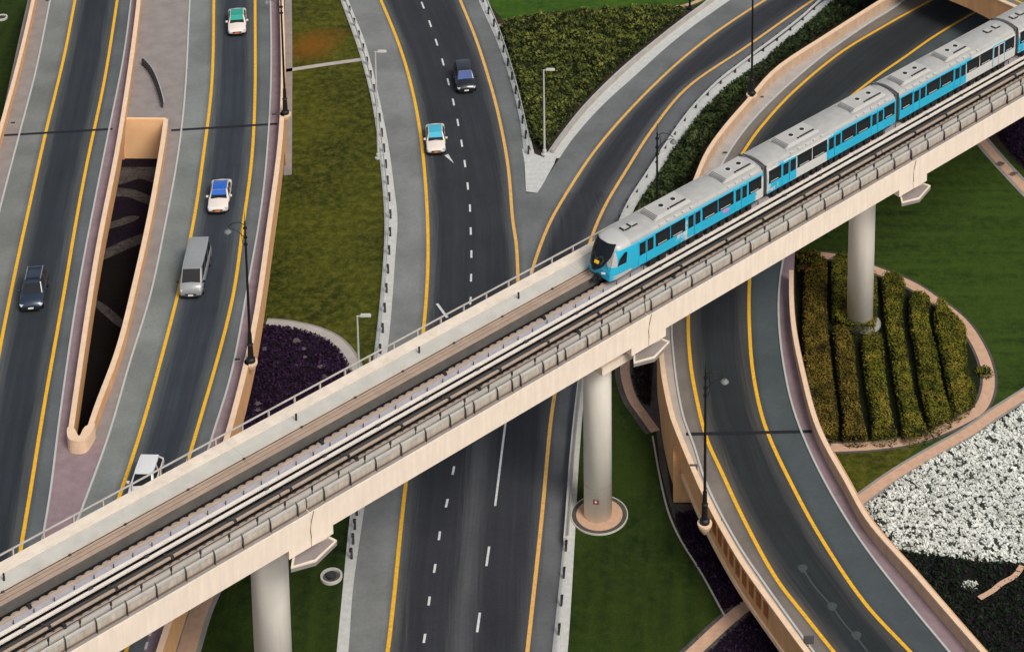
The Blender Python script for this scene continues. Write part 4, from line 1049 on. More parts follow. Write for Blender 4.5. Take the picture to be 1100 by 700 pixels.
def carriage(x0, x1, low, up, units, nose=False, front_first=False):
    """low / up: blue probability along the carriage below and above the windows: list of (fraction, value)"""
    body_xs = frange(x0, x1, .3); V = []; LV = []; RF = []
    def lev(tab, f):
        for (a, va), (b, vb) in zip(tab[:-1], tab[1:]):
            if a <= f <= b: return va + (vb - va) * (f - a) / (b - a + 1e-6)
        return tab[-1][1]
    L = x1 - x0
    for x in body_xs:
        f = (x - x0) / L
        for y, z in SEC:
            V.append((x, y * HWD / 1.0, tz(z)))
            LV.append(lev(low if z < ZS - .3 else up, f))
            RF.append(1. if z > ZS + .2 else 0.)
    m = len(SEC)
    fs = [(i * m + k, i * m + k + 1, (i + 1) * m + k + 1, (i + 1) * m + k) for i in range(len(body_xs) - 1) for k in range(m - 1)]
    fs += [tuple(range(m)), tuple((len(body_xs) - 1) * m + k for k in range(m))[::-1], ]
    fs += [(i * m, (i + 1) * m, (i + 1) * m + m - 1, i * m + m - 1) for i in range(len(body_xs) - 1)]
    body = link('carriage', V, fs, M['livery'], train, attrs={'livery': LV, 'roof': RF})
    for sgn in (-1, 1):
        yy = sgn * (HWD * 1.02)
        def pan(nm, fa, fb, za, zb, mat, d=.012, bl=None):
            a, b_ = x0 + fa * L, x0 + fb * L
            b = MB(); b.box(((a + b_) / 2, yy, tz((za + zb) / 2)), (b_ - a, 2 * d, zb - za)); return b.build(nm, mat, body)
        if nose: wins = [(.235, .435), (.445, .0)]; 
        lay = LAYN if nose else LAY
        for kind, fa, fb in lay:
            if kind == 'w': pan('window', fa, fb, 17.98, 19.06, M['tglass'], .014)
            if kind == 'W':
                mdl = (fa + fb) / 2
                pan('window', fa, mdl - .003, 17.98, 19.06, M['tglass'], .014); pan('window', mdl + .003, fb, 17.98, 19.06, M['tglass'], .014)
            if kind in 'wW':
                # reflections of seats seen through the glass: pale sills
                for q in ((.15, .75),) if kind == 'w' else ((.08, .38), (.58, .9)):
                    a = fa + (fb - fa) * q[0]; b2 = fa + (fb - fa) * q[1]
                    pan('seat_back', a, b2, 18.06, 18.12, M['trainw2'], .018)
            if kind == 'D':
                md = (fa + fb) / 2
                for a, b2 in ((fa, md), (md, fb)):
                    db = pan('door', a + .0015, b2 - .0015, 17.25, 19.12, M['blue'] if lev(low, fa) > .1 else M['trainw2'], .022)
                    aa, bb = x0 + (a + .0065) * L, x0 + (b2 - .0065) * L
                    b = MB(); b.box(((aa + bb) / 2, yy, tz(18.5)), (bb - aa, .06, 1.0)); b.build('door_window', M['tglass'], body)
                pan('door_seam', md - .0012, md + .0012, 17.25, 19.1, M['under'], .024)
                if lev(low, fa) <= .1:
                    pan('door_frame', fa - .004, fa, 17.3, 19.14, M['blue'], .024); pan('door_frame', fb, fb + .004, 17.3, 19.14, M['blue'], .024)
                    pan('door_header', fa, fb, 19.1, 19.16, M['blue'], .026)
    for typ, fa, fb in units:
        a, b_ = x0 + fa * L, x0 + fb * L
        u = MB(); hw = .92
        # hipped pod
        zt, zb_ = tz(ZR + .2), tz(ZR - .05)
        if typ == 'u':
            V = [(a, -hw, zb_), (b_, -hw, zb_), (b_, hw, zb_), (a, hw, zb_), (a + .5, -hw + .15, zt), (b_ - .25, -hw + .15, zt), (b_ - .25, hw - .15, zt), (a + .5, hw - .15, zt)]
            uo = link('roof_unit', V, [(4, 5, 6, 7), (0, 1, 5, 4), (1, 2, 6, 5), (2, 3, 7, 6), (3, 0, 4, 7)], M['trainw'], body)
            g_ = MB()
            for k in range(4): g_.box((a + .06 + k * .12, 0, tz(ZR + .03) + k * .045), (.05, 1.5, .03))
            g_.build('grille', M['traing'], body)
            for kx in (.4, .72):
                c = (a + (b_ - a) * kx, .05, zt)
                g_ = MB(); g_.lathe(c, [(.27, -.02), (.27, .02)], 20); g_.build('fan_ring', M['trainw2'], body)
                g_ = MB(); g_.lathe(c, [(.2, 0), (.2, .035)], 18); g_.build('fan', M['under'], body)
            g_ = MB(); g_.box((a + (b_ - a) * .68, -.62, zt + .02), ((b_ - a) * .42, .13, .05)); g_.box((a + (b_ - a) * .42, -.66, zt + .03), (.12, .12, .1)); g_.build('vent_slot', M['under'], body)
        else:
            for kx in (.25, .75):
                x = a + (b_ - a) * kx
                g_ = MB(); g_.box((x, .0, tz(ZR + .06)), (.5, .45, .1)); g_.build('antenna_box', M['trainw'], body)
                g_ = MB(); g_.box((x - .3, .0, tz(ZR + .05)), (.14, .5, .06)); g_.box((x + .05, -.27, tz(ZR + .05)), (.5, .08, .07)); g_.build('antenna_base', M['under'], body)
    # brackets along the near shoulder
    for k in range(5):
        for uu in units:
            if uu[0] != 'u': continue
            x = x0 + (uu[1] + .02 + k * .058) * L
            if x < x1 - .4:
                g_ = MB(); g_.box((x, -HWD * .9, tz(ZS + .42)), (.3, .16, .1)); g_.build('roof_bracket', M['trainw2'], body)
    # underframe + wheels
    b = MB(); b.box(((x0 + x1) / 2 + (.6 if nose else 0), 0, tz(17.0)), (L - .8 - (1.2 if nose else 0), HWD * 1.7, .3)); b.build('underframe', M['under'], body)
    rr = random.Random(int(x0)); x = x0 + (2.2 if nose else .9)
    while x < x1 - .8:
        w = rr.uniform(.35, .9)
        for sg in (-1, 1):
            b = MB(); b.box((x, sg * HWD * .88, tz(16.82)), (w * .75, .3, .42)); b.build('equipment_box', M['under'], body)
        x += w + .15
    for bx in (x0 + (3.2 if nose else 2.4), x1 - 2.4):
        for dx in (-.9, .9):
            b = MB()
            for sg in (-1, 1): b.tube([(bx + dx, sg * .62, tz(16.73)), (bx + dx, sg * .78, tz(16.73))], .38, 16)
            b.build('wheel', M['rail'], body)
    return body
LAY = [('w', .012, .104), ('D', .11, .218), ('W', .224, .452), ('D', .458, .562), ('W', .568, .794), ('D', .8, .9), ('w', .905, .99)]
LAYN = [('D', .05, .165), ('W', .175, .395), ('D', .41, .515), ('W', .525, .765), ('D', .775, .875), ('w', .885, .985)]
# positions measured along the viaduct from the nose (x = s - 17.3)
c1 = carriage(2.3, 16.3, [(0, 1), (.3, 1), (.34, .6), (.42, .4), (.5, .55), (.58, .9), (.65, 1), (.9, 1), (.94, .5), (1, .3)], [(0, 1), (.2, 1), (.5, 1), (.8, 1), (.92, .9), (1, .6)], [('a', .02, .12), ('u', .2, .48), ('u', .72, .98)], nose=True)
c2 = carriage(16.75, 32.0, [(0, .45), (.1, .75), (.2, .6), (.24, .1), (.4, .2), (.48, .7), (.6, .8), (.7, 1), (1, 1)], [(0, .3), (.1, .6), (.25, .2), (.45, .3), (.55, .8), (.68, 1), (1, 1)], [('u', .17, .43), ('u', .68, .96)])
c3 = carriage(32.5, 47.8, [(0, 1), (.42, 1), (.52, .5), (.58, .1), (.7, .2), (.8, 0), (1, 0)], [(0, 1), (.5, 1), (.6, .7), (.7, 0), (1, 0)], [('u', .05, .3), ('u', .42, .64), ('a', .82, .97)])
c4 = carriage(48.3, 63.6, [(0, .6), (.5, .8), (1, 1)], [(0, 0), (.5, 0), (.6, 1), (1, 1)], [('a', .03, .15), ('u', .3, .55), ('u', .68, .94)])
for o in (c1, c2, c3, c4): pass
for x in (16.3, 32.0, 47.8):
    b = MB(); b.box((x + .24, 0, tz(18.35)), (.56, HWD * 1.84, 2.35)); g_ = b.build('gangway', M['darkm'], train)
    b = MB(); b.box((x + .08, 0, tz(18.45)), (.1, HWD * 1.95, 2.5)); b.build('gangway_rim', M['traing'], train)
# nose: lofted from x=2.3 to tip at x~-.1
V = []; m = len(SEC); NS = 14
tab = []
for i in range(NS + 1):
    f = i / NS
    x = 2.3 * (1 - f) + -.15 * f
    k = 1 - .22 * f ** 3.0          # plan taper
    for y, z in SEC:
        zr = (z - ZF) / (ZR - ZF)
        # windscreen rake: higher points sit further back at the tip
        xx = x + (f ** 1.2) * (max(0, zr - .25) ** 1.3) * 1.4
        zz = z if zr > .25 else z - .2 * f
        zz = ZF + (zz - ZF) * (1 - .05 * f)
        V.append((xx + (f ** 3) * .5 * (abs(y)) ** 2, y * HWD * k, tz(zz)))
fs = []; mi = []
for i in range(NS):
    for j in range(m - 1):
        fs.append((i * m + j, (i + 1) * m + j, (i + 1) * m + j + 1, i * m + j + 1))
        low_ = SEC[j][1] < ZS - .3 and SEC[j + 1][1] < ZS - .3
        mi.append(0)
fs.append(tuple(NS * m + j for j in range(m))); mi.append(0)
t = NT('train_nose_paint'); sx = t.n('ShaderNodeSeparateXYZ'); t.l(t.coord(), sx.inputs[0])
h1 = t.mapr(sx.outputs[2], tz(18.0), tz(18.05)); x1_ = t.mapr(sx.outputs[0], .95, 1.0)
h2 = t.mapr(sx.outputs[2], tz(19.18), tz(19.22))
mxm = t.n('ShaderNodeMath', operation='MULTIPLY'); t.l(h1, mxm.inputs[0]); sb = t.n('ShaderNodeMath', operation='SUBTRACT'); sb.inputs[0].default_value = 1; t.l(x1_, sb.inputs[1]); t.l(sb.outputs[0], mxm.inputs[1])
mm = t.n('ShaderNodeMath', operation='MAXIMUM'); t.l(mxm.outputs[0], mm.inputs[0]); t.l(h2, mm.inputs[1])
lowm = t.mapr(sx.outputs[2], tz(17.4), tz(17.36))
lw = t.n('ShaderNodeMath', operation='MULTIPLY'); t.l(lowm, lw.inputs[0]); t.l(t.mapr(sx.outputs[0], .5, .9), lw.inputs[1])
mm2 = t.n('ShaderNodeMath', operation='MAXIMUM'); t.l(mm.outputs[0], mm2.inputs[0]); t.l(lw.outputs[0], mm2.inputs[1])
t.base(t.mix(mm2.outputs[0], rgb((38, 174, 208)), rgb((182, 181, 176)))); t.b.inputs['Roughness'].default_value = .45; t.b.inputs['Coat Weight'].default_value = .3
nose_o = link('cab_nose', V, fs, t.m, train, smooth=True)
nose_o.data.polygons[len(fs) - 1].use_smooth = False
# windscreen, display, headlights, bumper, coupler on the front face
def frontpt(u_, v_):
    """u -1..1 across, v 0..1 up the front face -> point just ahead of the tip section"""
    z = ZF + (ZR - ZF) * v_; zr = v_
    f = 1.
    xx = -.15 + (max(0, zr - .25) ** 1.3) * 1.4 + .5 * (u_ ** 2)
    zz = ZF + (z - ZF) * .95
    return Vector((xx, u_ * HWD * .78, tz(zz)))
def fpatch(nm, outline, mat, off_=.05, par=None):
    c = frontpt(sum(a for a, _ in outline) / len(outline), sum(b for _, b in outline) / len(outline)); V = [c + Vector((-off_, 0, off_ * .4))]
    n = len(outline)
    for a, b_ in outline: V.append(frontpt(a, b_) + Vector((-off_, 0, off_ * .4)))
    return link(nm, V, [(0, 1 + (i + 1) % n, 1 + i) for i in range(n)], mat, par or train)
# windscreen wraps over the raked face as a grid
V = []; nu, nv = 10, 12
for j in range(nv + 1):
    v_ = .27 + .77 * j / nv
    for i in range(nu + 1):
        wd = .25 + .68 * min(1, max(0, (v_ - .27) / .4)) ** .5
        u_ = (-1 + 2 * i / nu) * wd
        vv = min(v_, 1.0)
        p = frontpt(u_, vv) + Vector((-.07, 0, .03))
        V.append(p)
wsn = link('windscreen', V, [(j * (nu + 1) + i, j * (nu + 1) + i + 1, (j + 1) * (nu + 1) + i + 1, (j + 1) * (nu + 1) + i) for j in range(nv) for i in range(nu)], M['glass'], train, smooth=True)
fpatch('windscreen_interior', [(-.5, .42), (.5, .42), (.62, .56), (.4, .66), (-.4, .66), (-.62, .56)], M['darkm'], .09)
fpatch('destination_display', [(-.35, .43), (.05, .43), (.05, .52), (-.35, .52)], M['amber'], .13)
for a in (-.75, .78):
    fpatch('headlight', [(a - .12, .16), (a + .12, .16), (a + .12, .23), (a - .12, .23)], M['hl'], .1)
fpatch('front_grille', [(-.25, .27), (.25, .27), (.16, .22), (-.16, .22)], M['under'], .11)
b = MB(); b.box((.35, 0, tz(16.95)), (.6, .5, .3)); b.box((-.1, 0, tz(16.95)), (.5, .22, .2)); b.build('coupler', M['under'], train)
b = MB(); b.box((1.7, 0, tz(16.95)), (1.9, HWD * 1.5, .36)); b.build('underframe', M['under'], train)
for sgn in (-1, 1):
    y = sgn * (HWD * 1.03)
    V = [Vector((.95, y * .93, tz(18.05))), Vector((1.75, y, tz(18.1))), Vector((1.85, y, tz(18.95))), Vector((1.6, y * .995, tz(18.98))), Vector((1.15, y * .965, tz(18.6)))]
    V = [v + Vector((0, sgn * .03, 0)) for v in V]
    link('cab_side_window', V, [(0, 1, 2, 3, 4) if sgn < 0 else (4, 3, 2, 1, 0)], M['tglass'], train)
# small pink logo on carriage 1
L_ = 14.0
b = MB()
for k, (dx, w, dz) in enumerate(((0, .5, 0), (.1, .75, -.1), (.05, .6, -.2))): b.box((2.3 + .7 * L_ + dx, -HWD * 1.02, tz(17.86 + dz)), (w, .03, .07))
b.build('logo', M['pink'], c1)

# ================================================================== STREET LIGHTS
def modern_light(base, top_y_px, side, label, H=None):
    p = G(*base, 0)
    r = empty('street_light', p, 0, label, 'street light', 'pale street lights with a single flat head')
    h = H
    b = MB(); b.tube([(0, 0, 0), (0, 0, h)], [.11, .07], 10); b.build('pole', M['kerbline'], r)
    b = MB(); b.lathe((0, 0, 0), [(.32, 0), (.32, .12), (.2, .18), (.18, .5), (.13, .55)], 14); b.build('base', M['kerbline'], r)
    b = MB(); b.tube([(0, 0, h - .05), (.3 * side, 0, h + .05)], .05, 8); b.build('arm', M['kerbline'], r)
    b = MB(); b.box((.62 * side, 0, h + .06), (.85, .34, .12), 0, .85); hd = b.build('lamp_head', M['paleg'], r)
    b = MB(); b.box((.65 * side, 0, h - .008), (.55, .24, .02)); b.build('lens', M['lampw'], r)
    return r
modern_light((406.4, 170), 0, 1, 'pale street light standing on the highway edge beside the upper lawn', 10.9)
modern_light((388, 470), 0, 1, 'pale street light rising from behind the viaduct beside the purple bed', 10.6)
modern_light((585, 166), 0, 1, 'pale street light at the gore tip in front of the shrub wedge', 8.7)
p = G(741, 10); r = empty('bollard_light', p, 0, 'small black bollard light at the end of the path near the top', 'bollard')
b = MB(); b.lathe((0, 0, 0), [(.25, 0), (.25, .2), (.12, .25), (.12, 1.2), (.22, 1.25), (.2, 1.6), (.05, 1.75)], 12); b.build('post', M['blackm'], r)

def ornate(base, z, side, label, H=13.0, bracket=True, bdir=(1, 0)):
    p = G(*base, z)
    r = empty('lamp_post', p, 0, label, 'lamp post', 'black ornamental lamp posts on the road parapets')
    b = MB(); b.lathe((0, 0, 0), [(.36, 0), (.36, .25), (.24, .35), (.2, 1.4), (.24, 1.5), (.17, 1.62), (.15, 2.5)], 14); b.build('base', M['blackm'], r)
    b = MB(); b.tube([(0, 0, 2.4), (0, 0, H - 2.6)], [.11, .085], 10); b.tube([(0, 0, H - 2.6), (0, 0, H - .9)], [.075, .06], 8); b.tube([(0, 0, H - .9), (0, 0, H)], [.035, .012], 6); b.build('pole', M['blackm'], r)
    b = MB()
    for zz_ in (H - 2.9, H - 2.3, H - 1.5): b.lathe((0, 0, zz_), [(.16, 0), (.16, .1)], 12)
    b.tube([(.0, 0, H - 1.2), (.45 * side, 0, H - .95), (.95 * side, 0, H - 1.05), (1.3 * side, 0, H - 1.35)], .035, 6)
    b.tube([(.08 * side, 0, H - 2.8), (.22 * side, 0, H - 2.8), (.3 * side, 0, H - 1.9), (.22 * side, 0, H - 1.2)], .028, 6)
    b.tube([(.1 * side, 0, H - 2.2), (.6 * side, 0, H - 1.7), (1.2 * side, 0, H - 1.45)], .025, 6)
    b.build('arm', M['blackm'], r)
    b = MB(); b.lathe((1.32 * side, 0, H - 1.95), [(.07, .44), (.09, .36), (.2, .3), (.28, .2), (.29, .15)], 18, caps=False); b.build('lamp_shade', M['shade'], r)
    b = MB(); b.lathe((1.32 * side, 0, H - 2.02), [(.02, .02), (.1, .05), (.16, .11), (.18, .18)], 16, caps=False); b.build('lamp_glass', M['lampw'], r)
    if bracket:
        b = MB(); b.lathe((0, 0, -.9), [(.12, 0), (.4, .45), (.52, .75), (.52, .9)], 16); b.build('corbel', M['orange_top'], r)
    return r
ornate((306.5, 122), ZP, -1, 'black ornamental lamp post on the taxi road parapet near the top edge')
ornate((269.5, 388), ZP, -1, 'black ornamental lamp post on the parapet beside the dark purple bed')
ornate((757, 561), ZP, 1, 'black ornamental lamp post on the loop bridge parapet below the viaduct')
ornate((705.8, 284), ZP, 1, 'black ornamental lamp post partly hidden behind the front of the train')
ornate((807.5, 101), ZP, 1, 'black ornamental lamp post on the loop parapet above the train roof')

# little boxes and sign panels on the loop parapet walkway
def signbox(x, y, z, label, s_=.5):
    p = G(x, y, z); r = empty('sign_panel', p, 0, label, 'sign panel')
    b = MB(); b.tube([(0, 0, 0), (0, 0, .75)], .03, 6); b.build('post', M['greyp2'], r)
    b = MB(); b.box((0, 0, .95), (s_ * 1.15, .08, s_)); b.box((0, -.05, .95), (s_ * 1.02, .04, s_ * .86)); b.build('panel', M['sign'], r)
signbox(745, 514, ZD, 'grey square panel on a short post beside the bridge lamp post')
signbox(868.5, 700, ZD, 'dark square panel on the walkway at the bottom right of the picture', .6)
for i, (x, y, lb) in enumerate(((773, 560, 'dark grille cover on the loop bridge walkway right of the lamp post'), (834.5, 657, 'dark grille cover low on the loop bridge walkway'), (818, 105, 'dark drain cover on the loop road verge behind the train'), (779, 165, 'dark drain cover beside the pale loop parapet'),
                               (255, 387, 'dark drain cover at the foot of the lamp post on the taxi road'), (294.5, 124, 'dark drain cover beside the upper lamp post on the taxi road'), (14, 133, 'dark drain cover at the far left road edge above the joint'), (51, 2, 'dark drain cover at the top of the leftmost road'))):
    p = G(x, y, ZD); r = empty('drain_cover', p, 0, lb, 'drain cover')
    b = MB(); b.box((0, 0, .05), (.5, .36, .06)); b.build('frame', M['greyp2'], r)
    b = MB()
    for k in range(4): b.box((-.16 + k * .105, 0, .095), (.075, .28, .03))
    b.build('grille', M['joint'], r)

# ================================================================== VEHICLES
def vehicle(label, cat, name, px, py, z, kind, body, roofm, nxt, glassm='glass', plate='plate', Lk=1., bars=False):
    """px,py: where the middle of the vehicle stands; nxt: point further along its heading"""
    p = G(px, py, z); q = G(*nxt, z); d = (q - p); yaw = math.atan2(d.y, d.x)
    r = empty(name, (p.x, p.y, z), yaw, label, cat)
    K = {'sedan': dict(L=4.45, W=1.82, hood=.92, belt=.93, top=1.45, f=[.95, .3, -1.2, -1.8], trunk=1.1, gc=.2),
         'suv': dict(L=4.65, W=1.92, hood=1.08, belt=1.12, top=1.78, f=[1.15, .55, -1.85, -2.2], trunk=1.12, gc=.24),
         'hatch': dict(L=4.3, W=1.85, hood=1.0, belt=1.05, top=1.62, f=[1.1, .45, -1.6, -2.05], trunk=1.08, gc=.22),
         'van': dict(L=5.1, W=1.9, hood=1.25, belt=1.32, top=2.25, f=[2.15, 1.55, -2.4, -2.52], trunk=1.35, gc=.24)}[kind]
    L = K['L'] * Lk; h = L / 2; W = K['W'] / 2; gc = K['gc']
    xf = [v * Lk for v in K['f']]
    # lower body loft
    stn = [(h, .74, .42, .62), (h - .06, .86, .34, .72), (h - .3, .97, gc, K['hood'] - .14), (xf[0] + .1, 1.0, gc, K['hood']), (0, 1.0, gc, K['belt']), (xf[3], 1.0, gc, K['trunk']), (-h + .25, .97, gc + .03, K['trunk'] - .04), (-h + .05, .9, .34, K['trunk'] - .16), (-h, .8, .42, K['trunk'] - .3)]
    if kind == 'van': stn = [(h, .8, .4, .75), (h - .06, .9, .32, .98), (h - .25, .97, gc, 1.16), (xf[0], 1.0, gc, 1.3), (0, 1.0, gc, K['belt']), (xf[3], 1.0, gc, K['trunk']), (-h + .04, .97, gc + .05, K['trunk']), (-h, .93, .36, K['trunk'])]
    V = []; m = 11
    for x, k, zb, zt in stn:
        w = W * k
        sec = [(-w * .82, zb), (-w * .97, zb + (zt - zb) * .2), (-w, zb + (zt - zb) * .55), (-w * .96, zb + (zt - zb) * .88), (-w * .84, zt - .015), (0, zt + .035), (w * .84, zt - .015), (w * .96, zb + (zt - zb) * .88), (w, zb + (zt - zb) * .55), (w * .97, zb + (zt - zb) * .2), (w * .82, zb)]
        V += [(x, y, zz_) for y, zz_ in sec]
    n = len(stn)
    fs = [(i * m + k, (i + 1) * m + k, (i + 1) * m + (k + 1) % m, i * m + (k + 1) % m) for i in range(n - 1) for k in range(m)]
    fs += [tuple(range(m)), tuple((n - 1) * m + k for k in range(m))[::-1]]
    bo = link('body', V, fs, M[body], r, smooth=True)
    md = bo.modifiers.new('bevel', 'BEVEL'); md.width = .03; md.segments = 2; md.limit_method = 'ANGLE'; md.angle_limit = math.radians(35)
    # greenhouse shell
    zb, zt = K['belt'] - .03, K['top']; wb, wt = W * .93, W * .74 if kind != 'van' else W * .86
    x0, x1, x2, x3 = xf
    zf = K['hood'] - .03; zr_ = K['trunk'] - .03
    # levels: base ring, top ring, crown ring
    def ring(pts): return pts
    Vg = [(x0, -wb * .9, zf), (x0 - .12, -wb, zb), (x3 + .1, -wb, zb), (x3, -wb * .88, zr_), (x3, wb * .88, zr_), (x3 + .1, wb, zb), (x0 - .12, wb, zb), (x0, wb * .9, zf),
          (x1, -wt * .92, zt - .06), (x1 - .15, -wt, zt - .07), (x2 + .15, -wt, zt - .07), (x2, -wt * .9, zt - .08), (x2, wt * .9, zt - .08), (x2 + .15, wt, zt - .07), (x1 - .15, wt, zt - .07), (x1, wt * .92, zt - .06)]
    fg = [(i, (i + 1) % 8, 8 + (i + 1) % 8, 8 + i) for i in range(8)]
    cf = link('cabin_frame', Vg, fg, M[body], r)
    m2 = cf.modifiers.new('bevel', 'BEVEL'); m2.width = .07; m2.segments = 2
    # roof panel with crown
    Vr = []
    nx, nyv = 6, 6
    for i in range(nx + 1):
        for j in range(nyv + 1):
            a = i / nx; c = -1 + 2 * j / nyv
            x = x1 * (1 - a) + x2 * a; y = c * wt * (1 - .06 * (abs(2 * a - 1) ** 4)); 
            Vr.append((x, y, zt - .065 + .065 * (1 - c ** 2) ** .6 * (1 - abs(2 * a - 1) ** 3) + .012))
    link('roof', Vr, [(i * (nyv + 1) + j, i * (nyv + 1) + j + 1, (i + 1) * (nyv + 1) + j + 1, (i + 1) * (nyv + 1) + j) for i in range(nx) for j in range(nyv)], M[body], r, smooth=True)
    if roofm != body:
        Vq = [(a + (-(a - (x1 + x2) / 2)) * .02, b_ * .93, c_ + .014) for a, b_, c_ in Vr]
        link('roof_panel', Vq, [(i * (nyv + 1) + j, i * (nyv + 1) + j + 1, (i + 1) * (nyv + 1) + j + 1, (i + 1) * (nyv + 1) + j) for i in range(nx) for j in range(nyv)], M[roofm], r, smooth=True)
    # glass panels, proud of the frame
    def lerp(a, b, t): return tuple(a[i] + (b[i] - a[i]) * t for i in range(3))
    def pane(nm, A, B, C, D, ins, mat, nv_):
        # A,B bottom; C,D top (order A-B-C-D around)
        c = tuple(sum(v[i] for v in (A, B, C, D)) / 4 for i in range(3))
        pts = [tuple(v[i] + (c[i] - v[i]) * ins + nv_[i] for i in range(3)) for v in (A, B, C, D)]
        return link(nm, pts, [(0, 1, 2, 3)], M[mat], r)
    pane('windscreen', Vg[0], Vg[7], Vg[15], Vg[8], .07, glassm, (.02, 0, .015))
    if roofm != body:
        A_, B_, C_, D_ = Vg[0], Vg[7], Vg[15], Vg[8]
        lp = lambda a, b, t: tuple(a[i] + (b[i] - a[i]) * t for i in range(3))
        pane('painted_reflection', lp(A_, D_, .4), lp(B_, C_, .4), lp(B_, C_, 1.02), lp(A_, D_, 1.02), .05, roofm, (.03, 0, .025))  # roof colour painted over the upper windscreen to stand in for its reflection
    pane('rear_window', Vg[4], Vg[3], Vg[11], Vg[12], .12, 'glass', (-.02, 0, .012))
    for sg, (a, b_, c, dd_) in ((-1, (2, 1, 9, 10)), (1, (6, 5, 13, 14))):
        A, B, C, D = Vg[a], Vg[b_], Vg[c], Vg[dd_]
        for u0, u1 in ((.03, .47), (.52, .96)) if kind != 'van' else ((.02, .3), (.33, .64), (.67, .97)):
            q0, q1 = lerp(A, B, u0), lerp(A, B, u1); t0, t1 = lerp(D, C, u0), lerp(D, C, u1)
            pane('side_window', q0, q1, t1, t0, .08, 'glass', (0, sg * .02, .005))
    # wheels
    for sx in (h - .85 * Lk, -h + .85 * Lk):
        for sg in (-1, 1):
            wo = bpy.data.objects.new('wheel', None); COL.objects.link(wo); wo.parent = r; wo.location = (sx, sg * (W - .12), .33)
            b = MB(); b.tube([(0, -.11, 0), (0, .11, 0)], .33, 18); b.build('tyre', M['tyre'], wo)
            b = MB(); b.tube([(0, -.125, 0), (0, .125, 0)], .2, 12); b.build('rim', M['rim'], wo)
            b = MB(); b.tube([(sx, sg * (W - .16), .37), (sx, sg * (W + .004), .37)], .4, 18); b.build('wheel_arch', M['trim'], r)
    # lamps, grille, bumper, mirrors, plate
    for sg in (-1, 1):
        b = MB(); b.box((h - .17, sg * W * .72, stn[1][3] - .04 if kind != 'van' else .86), (.26, .34, .13), sg * -.45); b.build('headlight', M['hl'], r)
        b = MB(); b.box((-h + .04, sg * W * .74, K['trunk'] - .3), (.1, .26, .18)); b.build('tail_light', M['red'], r)
        b = MB(); b.box((xf[0] - .28 if kind != 'van' else xf[0] - .05, sg * (W + .1), K['belt'] + .06), (.13, .2, .14)); b.build('mirror', M[body if kind != 'van' else 'trim'], r)
        b = MB(); b.box((h - .07, sg * W * .62, .38), (.2, .3, .12), sg * -.4); b.build('fog_lamp_recess', M['trim'], r)
    b = MB(); b.box((h - .02, 0, .52), (.08, W * .95, .12)); b.box((h - .01, 0, .33), (.1, W * 1.2, .1)); b.build('grille', M['trim'], r)
    b = MB(); b.box((h + .035, 0, .46), (.03, .42, .13)); b.build('number_plate', M[plate], r)
    b = MB(); b.box((0, 0, gc - .02), (L * .86, W * 1.7, .1)); b.build('underbody', M['trim'], r)
    if bars:
        for sg in (-1, 1):
            b = MB(); b.tube([(x1 - .2, sg * wt * .85, zt + .08), (x2 + .2, sg * wt * .85, zt + .08)], .03, 6); b.build('roof_bar', M['greym'], r)
        for xx in (x1 - .4, x2 + .4):
            b = MB(); b.box((xx, 0, zt + .05), (.06, wt * 1.6, .04)); b.build('roof_bar', M['trim'], r)
    if kind == 'van':
        for k in range(7):
            b = MB(); b.box(((x1 + x2) / 2, -wt * .75 + k * wt * .25, zt + .01), (abs(x1 - x2) * .93, .03, .02)); b.build('roof_rib', M[body], r)
    return r

def ahead(fn, x, y, dy=22):
    return (x + (fn(y + dy) - fn(y)), y + dy)
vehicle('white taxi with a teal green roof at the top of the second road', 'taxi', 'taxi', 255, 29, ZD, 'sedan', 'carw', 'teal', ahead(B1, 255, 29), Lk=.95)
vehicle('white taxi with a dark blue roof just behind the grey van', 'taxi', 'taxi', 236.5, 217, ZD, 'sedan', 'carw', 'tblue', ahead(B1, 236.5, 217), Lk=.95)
vehicle('long silver grey passenger van straddling the left yellow line', 'van', 'van', 210.5, 300, ZD, 'van', 'carg', 'carg', ahead(B1, 210.5, 300, 40), 'under', plate='platew', Lk=1.12)
vehicle('white hatchback about to pass under the viaduct', 'car', 'parked_car', 156.5, 524, ZD, 'hatch', 'carw2', 'carw2', ahead(B1, 156.5, 524), plate='platew').name = 'car'
vehicle('dark navy SUV with roof bars alone on the leftmost road', 'car', 'car', 37, 319, ZD, 'suv', 'carn', 'carn', ahead(A1, 37, 319), plate='platew', Lk=.93, bars=True)
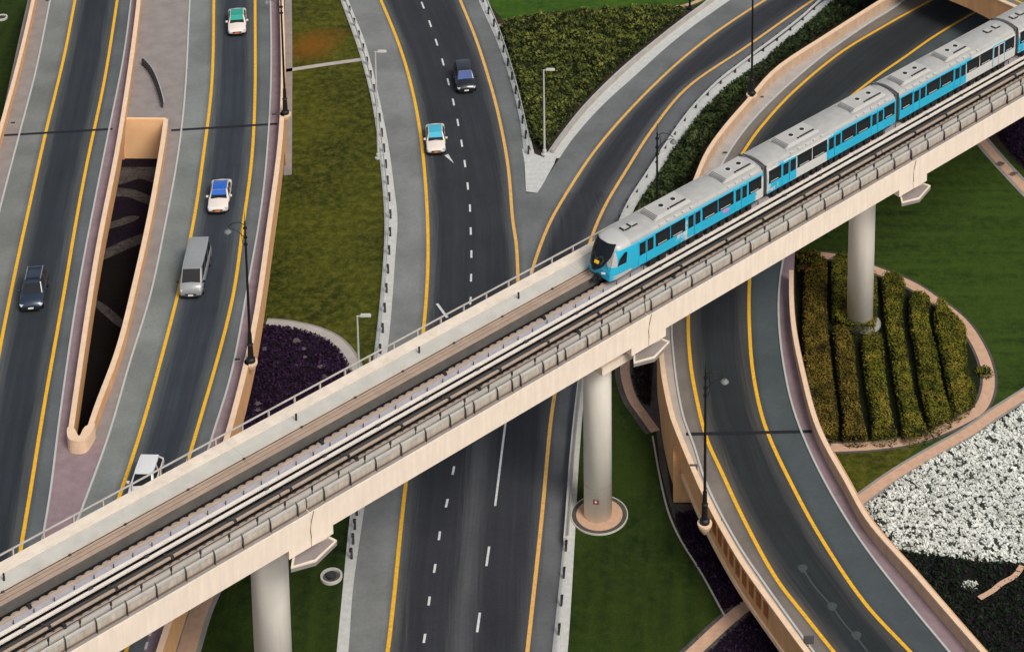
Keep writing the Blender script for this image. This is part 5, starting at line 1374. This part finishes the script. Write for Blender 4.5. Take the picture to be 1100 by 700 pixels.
vehicle('white taxi with a light blue roof in the left lane of the highway', 'taxi', 'taxi', 468, 155, 0.06, 'sedan', 'carw', 'tcyan', (470, 190), Lk=.95)
vehicle('black SUV with a blue reflection painted on its windscreen in the right lane of the highway', 'car', 'car', 499, 90, 0.06, 'suv', 'carb', 'carb', (505, 120), 'blue_reflection', plate='platew', Lk=.9)

# ================================================================== camera, light, world
cam = bpy.data.cameras.new('camera'); co = bpy.data.objects.new('camera', cam); COL.objects.link(co)
co.location = (0, 0, CH); co.rotation_euler = (math.pi / 2 - TH, 0, 0)
cam.sensor_width = 36; cam.sensor_fit = 'HORIZONTAL'; cam.lens = F / 1100 * 36
cam.shift_x = (550 - CX) / 1100; cam.shift_y = (CY - 350) / 1100
cam.clip_start = 1; cam.clip_end = 12000
scene.camera = co

SUN_EL, SUN_AZ = math.radians(48), math.radians(142)   # azimuth clockwise from +Y: sun to the right and slightly behind
w = bpy.data.worlds.new('World'); scene.world = w; w.use_nodes = True
nt = w.node_tree; bg = nt.nodes['Background']; sky = nt.nodes.new('ShaderNodeTexSky'); sky.sky_type = 'NISHITA'; sky.sun_disc = False
sky.sun_elevation = SUN_EL; sky.sun_rotation = SUN_AZ; sky.air_density = 1.0; sky.dust_density = 3.0; sky.ozone_density = 1.0
hs = nt.nodes.new('ShaderNodeHueSaturation'); hs.inputs['Saturation'].default_value = .5
nt.links.new(sky.outputs[0], hs.inputs['Color']); nt.links.new(hs.outputs[0], bg.inputs[0]); bg.inputs[1].default_value = .125
ld = bpy.data.lights.new('sun', 'SUN'); ld.energy = 2.3; ld.angle = math.radians(22); ld.color = (1, .945, .86)
lo = bpy.data.objects.new('sun', ld); COL.objects.link(lo)
dv = Vector((math.sin(SUN_AZ) * math.cos(SUN_EL), math.cos(SUN_AZ) * math.cos(SUN_EL), math.sin(SUN_EL)))
lo.rotation_euler = dv.to_track_quat('Z', 'Y').to_euler(); lo.location = dv * 300
scene.view_settings.view_transform = 'Standard'; scene.view_settings.look = 'None'; scene.view_settings.exposure = 0; scene.view_settings.gamma = 1
